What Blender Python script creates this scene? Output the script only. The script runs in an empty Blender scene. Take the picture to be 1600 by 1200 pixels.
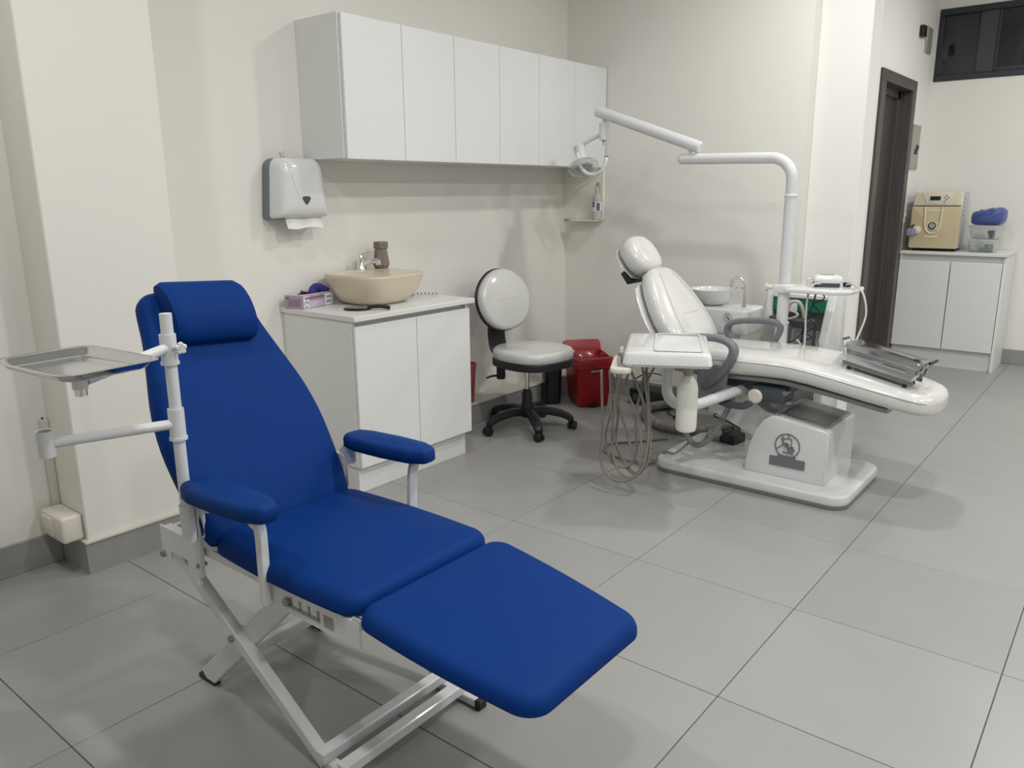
import bpy, bmesh, math, random
from mathutils import Vector, Matrix
random.seed(7)
S = bpy.context.scene
COL = S.collection

# ------------------------------------------------------------------ camera
F_PX, YAW, PITCH, ROLL, CAM_H = 1236.043, -0.67587, 0.23757, 0.00753, 1.35895
cy, sy, cp, sp = math.cos(YAW), math.sin(YAW), math.cos(PITCH), math.sin(PITCH)
Fw = Vector((sy*cp, cy*cp, -sp)); Rt = Vector((cy, -sy, 0)); Dn = Fw.cross(Rt)
c_, s_ = math.cos(ROLL), math.sin(ROLL)
R2 = c_*Rt + s_*Dn; D2 = -s_*Rt + c_*Dn
cam = bpy.data.cameras.new('camera'); camo = bpy.data.objects.new('camera', cam); COL.objects.link(camo)
U2 = -D2; B2 = -Fw
camo.matrix_world = Matrix(((R2.x, U2.x, B2.x, 0), (R2.y, U2.y, B2.y, 0), (R2.z, U2.z, B2.z, CAM_H), (0, 0, 0, 1)))
cam.sensor_fit = 'HORIZONTAL'; cam.sensor_width = 36; cam.lens = F_PX/1600*36; cam.clip_start = .02
S.camera = camo

# ------------------------------------------------------------------ world, exposure
W = bpy.data.worlds.new('world'); S.world = W; W.use_nodes = True
W.node_tree.nodes['Background'].inputs[0].default_value = (.8, .85, .9, 1)
W.node_tree.nodes['Background'].inputs[1].default_value = .05
S.view_settings.view_transform = 'Standard'; S.view_settings.look = 'None'
S.view_settings.gamma = 1; S.view_settings.use_curve_mapping = False
S.view_settings.exposure = 0.38

CEIL = 2.95
# the room's ceiling downlights: x, y, watts
LIGHTS = [(-0.3, 0.42, 12), (-0.3, 2.2, 22), (-1.15, 3.75, 15), (-0.2, 5.9, 17), (1.5, 0.42, 12), (1.5, 2.2, 16), (1.5, 4.0, 18), (1.5, 5.9, 16), (-2.0, 0.42, 10), (-2.0, 2.2, 3)]
LIGHT_COL = (1.0, .992, .978)

# ------------------------------------------------------------------ materials
def mat(name, col, rough=.5, metal=0, var=.04, scale=6, bump=0, bscale=60, coat=0, trans=0, ior=1.45, stretch=None, alpha=1, spec=.5, sheen=0, objvar=0):
    m = bpy.data.materials.new(name); m.use_nodes = True
    nt = m.node_tree; b = nt.nodes['Principled BSDF']; L = nt.links
    tc = nt.nodes.new('ShaderNodeTexCoord'); mp = nt.nodes.new('ShaderNodeMapping')
    L.new(tc.outputs['Object'], mp.inputs[0])
    if stretch: mp.inputs['Scale'].default_value = stretch
    n = nt.nodes.new('ShaderNodeTexNoise'); n.inputs['Scale'].default_value = scale; n.inputs['Detail'].default_value = 4
    L.new(mp.outputs[0], n.inputs['Vector'])
    mx = nt.nodes.new('ShaderNodeMix'); mx.data_type = 'RGBA'
    mx.inputs[6].default_value = tuple(max(0, c*(1-var)) for c in col)+(1,)
    mx.inputs[7].default_value = tuple(min(1, c*(1+var)) for c in col)+(1,)
    L.new(n.outputs['Fac'], mx.inputs[0])
    out = mx.outputs[2]
    if objvar:
        oi = nt.nodes.new('ShaderNodeObjectInfo'); hs = nt.nodes.new('ShaderNodeHueSaturation')
        mr = nt.nodes.new('ShaderNodeMapRange'); mr.inputs[3].default_value = 1-objvar; mr.inputs[4].default_value = 1+objvar
        L.new(oi.outputs['Random'], mr.inputs[0]); L.new(mr.outputs[0], hs.inputs['Value']); L.new(out, hs.inputs['Color']); out = hs.outputs[0]
    L.new(out, b.inputs['Base Color'])
    b.inputs['Roughness'].default_value = rough; b.inputs['Metallic'].default_value = metal
    b.inputs['IOR'].default_value = ior
    b.inputs['Specular IOR Level'].default_value = spec
    if coat: b.inputs['Coat Weight'].default_value = coat; b.inputs['Coat Roughness'].default_value = .08
    if trans: b.inputs['Transmission Weight'].default_value = trans
    if sheen: b.inputs['Sheen Weight'].default_value = sheen
    if alpha < 1: b.inputs['Alpha'].default_value = alpha
    if bump:
        n2 = nt.nodes.new('ShaderNodeTexNoise'); n2.inputs['Scale'].default_value = bscale; n2.inputs['Detail'].default_value = 3
        L.new(mp.outputs[0], n2.inputs['Vector'])
        bp = nt.nodes.new('ShaderNodeBump'); bp.inputs['Strength'].default_value = bump; bp.inputs['Distance'].default_value = .004
        L.new(n2.outputs['Fac'], bp.inputs['Height']); L.new(bp.outputs[0], b.inputs['Normal'])
    return m
def emis(name, col, st):
    m = bpy.data.materials.new(name); m.use_nodes = True
    b = m.node_tree.nodes['Principled BSDF']; b.inputs['Emission Color'].default_value = col+(1,); b.inputs['Emission Strength'].default_value = st
    return m
M = {}
M["wall"] = mat("wall_paint", (.795, .78, .73), .75, var=.015, scale=2.5, bump=.12, bscale=150)
M['wallb'] = mat('column_paint', (.83, .82, .785), .75, var=.015, scale=2.5, bump=.12, bscale=150)
M['ceil'] = mat('ceiling_paint', (.8, .79, .76), .9, var=.01)
M['tile'] = mat('floor_tile', (.315, .315, .305), .33, var=.07, scale=3.5, bump=.05, bscale=90, objvar=.03)
M['grout'] = mat('grout', (.17, .17, .165), .9, var=.1)
M['skirt'] = mat('skirting_tile', (.30, .30, .29), .4, var=.05, scale=4)
M['skirtw'] = mat('ledge_paint', (.60, .58, .51), .6, var=.03)
M['lam'] = mat('white_laminate', (.77, .78, .775), .42, var=.015, scale=40, bump=.03, bscale=300)
M['lamtop'] = mat('worktop_laminate', (.74, .745, .73), .3, var=.015, scale=30)
M['dark'] = mat('shadow_gap', (.12, .12, .12), .8)
M['blue'] = mat('blue_vinyl', (.003, .032, .172), .55, var=.08, scale=3, bump=.06, bscale=260, spec=.08)
M['bluearm'] = mat('blue_arm_vinyl', (.005, .037, .178), .55, var=.08, scale=6, bump=.05, bscale=260, spec=.1)
M['wmetal'] = mat('white_enamel', (.66, .67, .68), .33, var=.03, scale=14, coat=.3)
M['wplast'] = mat('white_gloss_plastic', (.69, .70, .695), .2, var=.015, coat=.4)
M['wvinyl'] = mat('white_vinyl_film', (.64, .64, .62), .3, var=.05, scale=5, bump=.35, bscale=9, coat=1)
M['panelc'] = mat('cream_panel', (.86, .83, .74), .5, var=.015)
M['cream'] = mat('cream_plastic', (.70, .67, .58), .35, var=.02)
M['ceram'] = mat('cream_ceramic', (.66, .585, .45), .3, var=.015, coat=.2)
M['chrome'] = mat('chrome', (.78, .79, .8), .1, 1, var=.03)
M['steelb'] = mat('box_steel', (.47, .48, .49), .17, 1, var=.12, scale=14, bump=.05, bscale=20)
M['steel'] = mat('polished_steel', (.60, .61, .62), .13, 1, var=.06, scale=9, bump=.06, bscale=20)
M['brush'] = mat('worn_steel', (.4, .39, .37), .35, 1, var=.15, scale=60)
M['black'] = mat('black_plastic', (.012, .013, .016), .45, var=.1, bump=.04, bscale=200)
M['blackg'] = mat('black_gloss', (.01, .011, .014), .2, var=.1)
M['grey'] = mat('grey_plastic', (.155, .165, .18), .4, var=.05)
M['shellg'] = mat('mid_grey_plastic', (.24, .25, .255), .3, var=.04)
M['clearw'] = mat('frosted_plastic', (.85, .87, .86), .3, var=.02, trans=.5, ior=1.2)
M['lgrey'] = mat('light_grey_plastic', (.36, .37, .37), .4, var=.05)
M['dgrey'] = mat('dark_grey_plastic', (.06, .07, .08), .45, var=.05)
M['dispgrey'] = mat('grey_backing', (.16, .185, .20), .4, var=.05)
M['paper'] = mat('paper', (.8, .8, .78), .85, var=.02, scale=20)
M['taupe'] = mat('taupe_ceramic', (.20, .17, .145), .55, var=.05, scale=12)
M['red'] = mat('red_plastic', (.30, .006, .010), .35, var=.06)
M['redbag'] = mat('red_bag', (.32, .008, .015), .22, var=.3, scale=12, bump=.6, bscale=22, coat=.5)
M['pink'] = mat('pink_bin_plastic', (.38, .06, .10), .45, var=.05)
M['purple'] = mat('purple_card', (.42, .33, .42), .6, var=.05)
M['lilac'] = mat('lilac_card', (.58, .50, .58), .6, var=.05)
M['violet'] = mat('violet_print', (.25, .13, .26), .6, var=.05)
M['glove'] = mat('blue_nitrile', (.03, .035, .22), .45, var=.2, scale=20)
M['bag'] = mat('blue_wrapped_cloth', (.06, .09, .30), .35, var=.5, scale=18, bump=.6, bscale=30, coat=.5)
M['clear'] = mat('clear_plastic', (.93, .95, .95), .08, var=.02, trans=.93, ior=1.2)
M['film'] = mat('clear_film', (.95, .95, .95), .06, var=.0, trans=1, ior=1.15)
M['wood'] = mat('dark_wood', (.085, .078, .075), .5, var=.45, scale=5, stretch=(14, 14, .8), bump=.1, bscale=20)
M['woodp'] = mat('dark_door_panel', (.05, .043, .041), .5, var=.4, scale=4, stretch=(18, 18, .6), bump=.1, bscale=20)
M['winf'] = mat('black_window_frame', (.022, .026, .034), .35, var=.1)
M['winm'] = mat('grey_window_post', (.05, .05, .052), .5, var=.05)
M['glassd'] = mat('dark_glass', (.014, .016, .017), .06, var=.1, coat=.3)
M['plate'] = mat('metal_cover_plate', (.40, .385, .345), .4, .3, var=.05)
M['auto'] = mat('beige_autoclave', (.56, .47, .30), .35, var=.02)
M['autol'] = mat('pale_beige', (.70, .63, .48), .35, var=.02)
M['autos'] = mat('autoclave_steel', (.56, .56, .56), .35, .3, var=.05)
M['mauve'] = mat('mauve_plastic', (.28, .27, .42), .4, var=.05)
M['green'] = mat('green_panel', (.012, .16, .085), .35, var=.05)
M['bottle'] = mat('milky_plastic', (.78, .78, .72), .35, var=.03)
M['hose'] = mat('grey_hose', (.23, .22, .195), .5, var=.06)
M['cable'] = mat('black_cable', (.012, .013, .018), .5)
M['bluecable'] = mat('blue_cable', (.02, .03, .12), .5)
M['hosec'] = mat('pale_hose', (.55, .53, .47), .4, var=.06)
M['pvc'] = mat('grey_pvc', (.30, .30, .29), .5, var=.06)
M['label'] = mat('white_label', (.75, .78, .8), .5, var=.02)
M['ink'] = mat('blue_black_ink', (.02, .03, .12), .5)
M['sprayb'] = mat('grey_translucent_bottle', (.50, .50, .48), .3, var=.03)
M['mirror'] = mat('mirror_glass', (.30, .28, .27), .12, .8, var=.02)
M['sheet'] = mat('sealed_dark', (.03, .03, .03), .9)
M['lamp'] = emis('lamp_diffuser', LIGHT_COL, 6)
M['teal'] = mat('teal_packet', (.10, .28, .33), .5)

# ------------------------------------------------------------------ helpers
ORIGIN = {}
def finish(bm, name, m, parent=None, smooth=40, kind=None, label=None):
    me = bpy.data.meshes.new(name)
    bmesh.ops.recalc_face_normals(bm, faces=bm.faces)
    if parent is not None:
        bmesh.ops.translate(bm, verts=bm.verts, vec=-ORIGIN[parent])
    bm.to_mesh(me); bm.free()
    for p in me.polygons: p.use_smooth = bool(smooth)
    if smooth: me.set_sharp_from_angle(angle=math.radians(smooth))
    ms = m if isinstance(m, list) else [m]
    for k in ms: me.materials.append(M[k])
    o = bpy.data.objects.new(name, me); COL.objects.link(o)
    if parent is not None:
        o.parent = parent; ORIGIN[o] = ORIGIN[parent]
    else: ORIGIN[o] = Vector((0, 0, 0))
    if kind: o['kind'] = kind
    if label: o['label'] = label
    return o
def thing(name, label, cat, loc, group=None):
    o = bpy.data.objects.new(name, None); COL.objects.link(o); o.location = loc
    o.empty_display_size = .05
    ORIGIN[o] = Vector(loc); o['label'] = label; o['category'] = cat
    if group: o['group'] = group
    return o
def tag(o, label, cat, group=None):
    o['label'] = label; o['category'] = cat
    if group: o['group'] = group
    return o
def struct(o):
    o['kind'] = 'structure'; return o

def box(bm, x0, x1, y0, y1, z0, z1, bev=0, seg=2, mx=None, mi=0):
    vs = [bm.verts.new(v) for v in ((x0,y0,z0),(x1,y0,z0),(x1,y1,z0),(x0,y1,z0),(x0,y0,z1),(x1,y0,z1),(x1,y1,z1),(x0,y1,z1))]
    fs = [bm.faces.new([vs[i] for i in q]) for q in ((0,3,2,1),(4,5,6,7),(0,1,5,4),(1,2,6,5),(2,3,7,6),(3,0,4,7))]
    nv = set(vs)
    if bev:
        es = list({e for f in fs for e in f.edges})
        r = bmesh.ops.bevel(bm, geom=es, offset=bev, segments=seg, profile=.5, affect='EDGES')
        nv = {v for f in r['faces'] for v in f.verts} | {v for v in vs if v.is_valid}
        for f in fs:
            if f.is_valid: nv |= set(f.verts)
    if mi:
        for v in nv:
            for f in v.link_faces: f.material_index = mi
    if mx is not None: bmesh.ops.transform(bm, matrix=mx, verts=list(nv))
    return bm
def B(*a, **k):
    bm = bmesh.new(); box(bm, *a, **k); return bm
def loft(bm, secs, cap=True, closed=False):
    rings = [[bm.verts.new(p) for p in s] for s in secs]
    n = len(rings[0])
    R = len(rings)
    for i in range(R if closed else R-1):
        a, b = rings[i], rings[(i+1) % R]
        for j in range(n):
            try: bm.faces.new((a[j], a[(j+1) % n], b[(j+1) % n], b[j]))
            except ValueError: pass
    if cap and not closed:
        bm.faces.new(rings[0][::-1]); bm.faces.new(rings[-1])
    return rings
def ring(c, u, v, a, b, n=24, pw=2.0):
    c, u, v = Vector(c), Vector(u), Vector(v); out = []
    for i in range(n):
        t = 2*math.pi*i/n; x, y = math.cos(t), math.sin(t)
        e = 2/pw
        out.append(c + u*(a*math.copysign(abs(x)**e, x)) + v*(b*math.copysign(abs(y)**e, y)))
    return out
def catmull(P, k=8, closed=False):
    P = [Vector(p) for p in P]
    if len(P) < 3: return P
    out = []; n = len(P)
    rng = range(n) if closed else range(n-1)
    for i in rng:
        if closed: p0, p1, p2, p3 = P[i-1], P[i], P[(i+1) % n], P[(i+2) % n]
        else:
            p1, p2 = P[i], P[i+1]; p0 = P[i-1] if i else p1*2-p2; p3 = P[i+2] if i+2 < n else p2*2-p1
        for j in range(k):
            t = j/k
            out.append(.5*((2*p1)+(-p0+p2)*t+(2*p0-5*p1+4*p2-p3)*t*t+(-p0+3*p1-3*p2+p3)*t**3))
    if not closed: out.append(P[-1])
    return out
def frames(P, up=None):
    T = []
    for i in range(len(P)):
        a = P[max(i-1, 0)]; b = P[min(i+1, len(P)-1)]
        d = (b-a); T.append(d.normalized() if d.length > 1e-9 else Vector((0, 0, 1)))
    t = T[0]
    u = Vector(up) if up is not None else (Vector((0, 0, 1)) if abs(t.z) < .9 else Vector((1, 0, 0)))
    u = (u - t*u.dot(t)).normalized()
    out = []
    for t in T:
        u = u - t*u.dot(t)
        u = u.normalized() if u.length > 1e-6 else Vector((1, 0, 0))
        out.append((t, u, t.cross(u)))
    return out
def tube(bm, P, r, n=12, smooth=8, ra=None, up=None, rf=None, pw=2.0, cap=True):
    P = catmull(P, smooth) if smooth and len(P) > 2 else [Vector(p) for p in P]
    fr = frames(P, up); secs = []
    for i, (p, (t, u, v)) in enumerate(zip(P, fr)):
        k = rf(i/(len(P)-1)) if rf else 1
        secs.append(ring(p, u, v, r*k, (ra or r)*k, n, pw))
    loft(bm, secs, cap)
    return bm
def T(P, r, **k):
    bm = bmesh.new(); tube(bm, P, r, **k); return bm
def coil(P, R, r, turns, n=6, per=14):
    P = catmull(P, 10); L = [0]
    for a, b in zip(P, P[1:]): L.append(L[-1]+(b-a).length)
    fr = frames(P); pts = []; N = turns*per
    for i in range(N+1):
        s = L[-1]*i/N; j = 0
        while j < len(L)-2 and L[j+1] < s: j += 1
        f = (s-L[j])/max(1e-9, L[j+1]-L[j]); p = P[j].lerp(P[j+1], f); t, u, v = fr[j]
        a = 2*math.pi*i/per
        pts.append(p + u*R*math.cos(a) + v*R*math.sin(a))
    bm = bmesh.new(); tube(bm, pts, r, n=n, smooth=0); return bm
def corr(P, R, pitch=.012, n=14, amp=.13):
    P = catmull(P, 16); L = 0; Q = [P[0]]
    dense = []
    for a, b in zip(P, P[1:]):
        k = max(1, int((b-a).length/(pitch/3)))
        for j in range(k): dense.append(a.lerp(b, j/k))
    dense.append(P[-1])
    fr = frames(dense); secs = []; s = 0
    for i, (p, (t, u, v)) in enumerate(zip(dense, fr)):
        if i: s += (p-dense[i-1]).length
        k = 1+amp*math.sin(2*math.pi*s/pitch)
        secs.append(ring(p, u, v, R*k, R*k, n))
    bm = bmesh.new(); loft(bm, secs); return bm
def lathe(bm, prof, c=(0, 0, 0), n=32, mx=None, capb=True, capt=True):
    rings = [[Vector((r*math.cos(2*math.pi*i/n), r*math.sin(2*math.pi*i/n), z)) for i in range(n)] for r, z in prof]
    m = Matrix.Translation(c) @ (mx or Matrix.Identity(4))
    rr = [[bm.verts.new(m @ p) for p in r] for r in rings]
    for a, b in zip(rr, rr[1:]):
        for j in range(n): bm.faces.new((a[j], a[(j+1) % n], b[(j+1) % n], b[j]))
    if capb: bm.faces.new(rr[0][::-1])
    if capt: bm.faces.new(rr[-1])
    return bm
def LT(prof, c=(0, 0, 0), **k):
    bm = bmesh.new(); lathe(bm, prof, c, **k); return bm
def rot_to(d):
    return Vector((0, 0, 1)).rotation_difference(Vector(d).normalized()).to_matrix().to_4x4()
def cyl(bm, a, b, r, n=20, bev=0):
    a, b = Vector(a), Vector(b); h = (b-a).length
    pr = [(r, 0), (r, h)] if not bev else [(r-bev, 0), (r, bev), (r, h-bev), (r-bev, h)]
    lathe(bm, pr, a, n=n, mx=rot_to(b-a)); return bm
def CY(a, b, r, n=20, bev=0):
    bm = bmesh.new(); cyl(bm, a, b, r, n, bev); return bm
def roundpoly(pts, r, seg=6):
    n = len(pts); out = []
    for i in range(n):
        p = Vector(pts[i][:2]); a = Vector(pts[i-1][:2]); b = Vector(pts[(i+1) % n][:2])
        rr = r[i] if isinstance(r, (list, tuple)) else r
        d1, d2 = (a-p).normalized(), (b-p).normalized()
        if rr <= 1e-6: out.append(p); continue
        ang = d1.angle(d2); t = rr/math.tan(ang/2); t = min(t, .49*(a-p).length, .49*(b-p).length); rr = t*math.tan(ang/2)
        c = p+(d1+d2).normalized()*(rr/math.sin(ang/2))
        s = p+d1*t-c; e = p+d2*t-c
        a0 = math.atan2(s.y, s.x); a1 = math.atan2(e.y, e.x); d = (a1-a0+math.pi) % (2*math.pi)-math.pi
        for k in range(seg+1):
            q = a0+d*k/seg; out.append(c+Vector((math.cos(q), math.sin(q)))*rr)
    return out
def inset(pts, d):
    n = len(pts); out = []
    area = sum(pts[i].x*pts[(i+1) % n].y-pts[(i+1) % n].x*pts[i].y for i in range(n))
    sg = 1 if area > 0 else -1
    for i in range(n):
        a, p, b = pts[i-1], pts[i], pts[(i+1) % n]
        e1 = (p-a); e2 = (b-p)
        n1 = Vector((-e1.y, e1.x)); n2 = Vector((-e2.y, e2.x))
        m = (n1.normalized() if n1.length > 1e-9 else Vector((0, 0)))+(n2.normalized() if n2.length > 1e-9 else Vector((0, 0)))
        m = m.normalized() if m.length > 1e-9 else m
        out.append(p+m*d*sg)
    return out
def prism(bm, pts, h, mx=None, bev=0, seg=3):
    """outline in local xy extruded 0..h, rounded top and bottom edge by bev; mx places it"""
    m = mx or Matrix.Identity(4)
    lay = [(0, 0), (0, h)]
    if bev:
        lay = [(bev*(1-math.sin(a)), bev*(1-math.cos(a))) for a in [math.pi/2*i/seg for i in range(seg+1)]]
        lay += [(bev*(1-math.cos(a)), h-bev+bev*math.sin(a)) for a in [math.pi/2*i/seg for i in range(seg+1)]]
    loft(bm, [[m @ Vector((p.x, p.y, z)) for p in (inset(pts, d) if d else pts)] for d, z in lay])
    return bm
def PR(pts, h, mx=None, bev=0, seg=3):
    bm = bmesh.new(); prism(bm, [Vector(p[:2]) for p in pts], h, mx, bev, seg); return bm
def cushion(bm, pts, h, r, dome, mx, botin=.008, rings=5):
    m = mx; lay = [(botin, 0), (0, .006)]
    lay += [(r*(1-math.cos(a)), h-r+r*math.sin(a)) for a in [math.pi/2*i/5 for i in range(6)]]
    secs = [[Vector((p.x, p.y, z)) for p in inset(pts, d)] for d, z in lay]
    top = secs[-1]; c = sum((Vector((p.x, p.y)) for p in top), Vector((0, 0)))/len(top)
    for k in range(1, rings):
        t = 1-k/rings
        secs.append([Vector((c.x+(p.x-c.x)*t, c.y+(p.y-c.y)*t, h+dome*(1-t*t))) for p in top])
    rr = loft(bm, [[m @ p for p in s] for s in secs], cap=False)
    bm.faces.new(rr[0][::-1])
    cv = bm.verts.new(m @ Vector((c.x, c.y, h+dome)))
    for j in range(len(top)): bm.faces.new((rr[-1][j], rr[-1][(j+1) % len(top)], cv))
    return bm
XZ = lambda y: Matrix(((1, 0, 0, 0), (0, 0, -1, y), (0, 1, 0, 0), (0, 0, 0, 1)))     # outline (x,z) extruded towards -y from y
YZ = lambda x: Matrix(((0, 0, 1, x), (1, 0, 0, 0), (0, 1, 0, 0), (0, 0, 0, 1)))      # outline (y,z) extruded towards +x from x
def at(x, y, z): return Matrix.Translation((x, y, z))
def Rz(a): return Matrix.Rotation(a, 4, 'Z')
def Ry(a): return Matrix.Rotation(a, 4, 'Y')
def Rx(a): return Matrix.Rotation(a, 4, 'X')

# ================================================================== THE ROOM
XW, YB, YF = -3.2, 4.6, 7.3        # left wall, back wall behind the dental chair, far wall of the side bay
XE, XD = -1.586, -1.56             # end of back wall, door wall
XR, YN = 3.2, -2.4                 # right wall and wall behind the camera
fl = struct(finish(B(XW-.1, XR+.1, YN-.1, YF+.1, -.12, -.006), 'floor', 'grout', smooth=0))
# floor tiles 60 x 60
GX, GY, G = -1.96489, 1.85167, .0024
full = None
i0, i1 = math.floor((XW-GX)/.6), math.ceil((XR-GX)/.6)
j0, j1 = math.floor((YN-GY)/.6), math.ceil((YF-GY)/.6)
for i in range(i0, i1):
    for j in range(j0, j1):
        xa, xb, ya, yb = GX+.6*i, GX+.6*i+.6, GY+.6*j, GY+.6*j+.6
        if xb < XD and ya > YB: continue
        if xa > 1.3: continue      # far outside the view
        whole = xa >= XW and xb <= XR and ya >= YN and yb <= YF
        ca, cb, da, db = max(xa, XW), min(xb, XR), max(ya, YN), min(yb, YF)
        if whole and full is not None:
            o = bpy.data.objects.new('tile', full); COL.objects.link(o); o.parent = fl
        else:
            ox, oy = (xa, ya) if whole else (ca, da)
            bm = B(G/2, cb-ca-G/2, G/2, db-da-G/2, -.0058, 0, bev=.0012, seg=1)
            o = finish(bm, 'tile', 'tile', fl, smooth=0)
            if whole: full = o.data
        o.location = (xa if whole else ca, ya if whole else da, 0)
# rest of the floor outside the view
rest = bmesh.new()
box(rest, GX+.6*6+.001, XR, YN, YF, -.0058, 0); 
finish(rest, 'floor_rest', 'tile', fl, smooth=0)

struct(finish(B(XW-.12, XW, YN, YB+.12, 0, CEIL), 'wall_left', 'wall', smooth=0))
struct(finish(B(XW, -3.115, YN, 1.122, 0, CEIL), 'wall_left_front', 'wall', smooth=0))
struct(finish(B(XW, XE, YB, YB+.12, 0, CEIL), 'wall_back', 'wall', smooth=0))
struct(finish(B(XW, -2.9, 1.122, 1.575, 0, CEIL, bev=.004, seg=1), 'wall_pillar', 'wall', smooth=0))
struct(finish(B(XE, -1.311, YB+.09, YB+.27, 0, CEIL, bev=.004, seg=1), 'wall_column', 'wallb', smooth=0))
# door wall with the door opening
DY0, DY1, DZ = 5.955, 6.70, 2.066
bm = bmesh.new()
box(bm, XD-.14, XD, YB+.12, DY0-.03, 0, CEIL); box(bm, XD-.14, XD, DY1+.03, YF, 0, CEIL); box(bm, XD-.14, XD, DY0-.03, DY1+.03, DZ+.03, CEIL)
struct(finish(bm, 'wall_door_side', 'wallb', smooth=0))
# far wall with window opening
WX0, WX1, WZ0, WZ1 = -1.545, 1.0, 2.185, 2.715
bm = bmesh.new()
box(bm, XD-.14, XR, YF, YF+.14, 0, WZ0); box(bm, XD-.14, XR, YF, YF+.14, WZ1, CEIL); box(bm, XD-.14, WX0, YF, YF+.14, WZ0, WZ1); box(bm, WX1, XR, YF, YF+.14, WZ0, WZ1)
struct(finish(bm, 'wall_far', 'wall', smooth=0))
struct(finish(B(XR, XR+.1, YN, YF, 0, CEIL), 'wall_right', 'wall', smooth=0))
struct(finish(B(XW, XR, YN-.1, YN, 0, CEIL), 'wall_front', 'wall', smooth=0))
struct(finish(B(XW-.12, XR+.1, YN-.1, YF+.14, CEIL, CEIL+.1), 'ceiling', 'ceil', smooth=0))

# window in the far wall
w = thing('window_1', 'black framed high window with dark panes', 'window', (WX0, YF, WZ0)); w['kind'] = 'structure'; del w['category']
bm = bmesh.new()
f_ = .045
box(bm, WX0, WX1, YF-.012, YF+.07, WZ0, WZ0+f_, bev=.004, seg=1); box(bm, WX0, WX1, YF-.012, YF+.07, WZ1-f_, WZ1, bev=.004, seg=1)
box(bm, WX0, WX0+f_*.8, YF-.012, YF+.07, WZ0+f_, WZ1-f_, bev=.004, seg=1); box(bm, WX1-f_, WX1, YF-.012, YF+.07, WZ0+f_, WZ1-f_, bev=.004, seg=1)
finish(bm, 'window_frame', 'winf', w, smooth=0)
finish(B(-1.262, -1.14, YF+.006, YF+.05, WZ0+f_, WZ1-f_, bev=.003, seg=1), 'window_post', 'winm', w, smooth=0)
bm = bmesh.new()
for a in ((-1.14, -1.118, WZ0+f_, WZ1-f_), (-1.118, -.2, WZ0+f_, WZ0+f_+.03)): box(bm, a[0], a[1], YF+.0, YF+.05, a[2], a[3], bev=.003, seg=1)
finish(bm, 'sash_frame', 'winf', w, smooth=0)
finish(B(WX0+f_*.8, -1.262, YF+.028, YF+.036, WZ0+f_, WZ1-f_), 'pane', 'glassd', w, smooth=0)
finish(B(-1.118, WX1-f_, YF+.018, YF+.026, WZ0+f_, WZ1-f_), 'pane', 'glassd', w, smooth=0)
finish(B(WX0-.05, WX1+.05, YF+.145, YF+.16, WZ0-.05, WZ1+.05), 'dark_backing', 'sheet', w, smooth=0)

# door
d = thing('door_1', 'dark wood door in a matching dark wood casing', 'door', (XD, DY0, 0)); d['kind'] = 'structure'; del d['category']
bm = bmesh.new()
box(bm, XD-.15, XD+.018, DY0-.105, DY0, 0, DZ, bev=.003, seg=1); box(bm, XD-.15, XD+.018, DY1, DY1+.10, 0, DZ, bev=.003, seg=1)
box(bm, XD-.15, XD+.018, DY0-.105, DY1+.10, DZ, DZ+.075, bev=.003, seg=1)
finish(bm, 'door_frame', 'wood', d, smooth=0)
finish(B(XD-.13, XD-.09, DY0, DY1, .005, DZ, bev=.003, seg=1), 'door_panel', 'woodp', d, smooth=0)
bm = bmesh.new(); box(bm, XD-.09, XD-.072, DY0, DY0+.05, 0, DZ); box(bm, XD-.09, XD-.072, DY1-.05, DY1, 0, DZ); box(bm, XD-.09, XD-.072, DY0, DY1, DZ-.05, DZ)
finish(bm, 'door_stop', 'wood', d, smooth=0)
lp = finish(B(XD-.07, XD-.066, DY0+.018, DY0+.045, .94, 1.06, bev=.001, seg=1), 'latch_plate', 'black', d, smooth=0)
finish(B(XD-.066, XD-.063, DY0+.024, DY0+.039, .985, 1.01), 'latch_hole', 'brush', lp, smooth=0)

# skirtings
SK = .118
bm = bmesh.new(); box(bm, -3.115, -3.102, YN, 1.108, 0, SK, bev=.002, seg=1); struct(finish(bm, 'baseboard_left', 'skirt', smooth=0))
bm = bmesh.new(); box(bm, -2.9, -2.888, 1.122, 1.585, 0, SK); box(bm, XW+.1, -2.888, 1.108, 1.122, 0, SK)
struct(finish(bm, 'baseboard_pillar', 'skirt', smooth=0))
bm = bmesh.new(); box(bm, XW+.0, -2.882, 1.106, 1.59, SK, SK+.012, bev=.003, seg=1); struct(finish(bm, 'trim_1', 'skirtw', smooth=0))
bm = bmesh.new(); box(bm, XW, -3.05, 1.59, YB, 0, SK, bev=.003, seg=1); struct(finish(bm, 'baseboard_cabinet_side', 'skirt', smooth=0))
bm = bmesh.new(); box(bm, XW, -3.045, 1.59, YB, SK, SK+.012, bev=.003, seg=1); struct(finish(bm, 'trim_2', 'skirtw', smooth=0))
bm = bmesh.new(); box(bm, -3.05, XE, YB-.012, YB, 0, SK, bev=.003, seg=1); struct(finish(bm, 'baseboard_back', 'skirt', smooth=0))
bm = bmesh.new(); box(bm, XD, XR, YF-.012, YF, 0, SK, bev=.003, seg=1); struct(finish(bm, 'baseboard_far', 'skirt', smooth=0))
bm = bmesh.new(); box(bm, XD, XD+.012, DY1+.10, YF-.012, 0, SK, bev=.003, seg=1); struct(finish(bm, 'baseboard_door_side', 'skirt', smooth=0))

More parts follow.
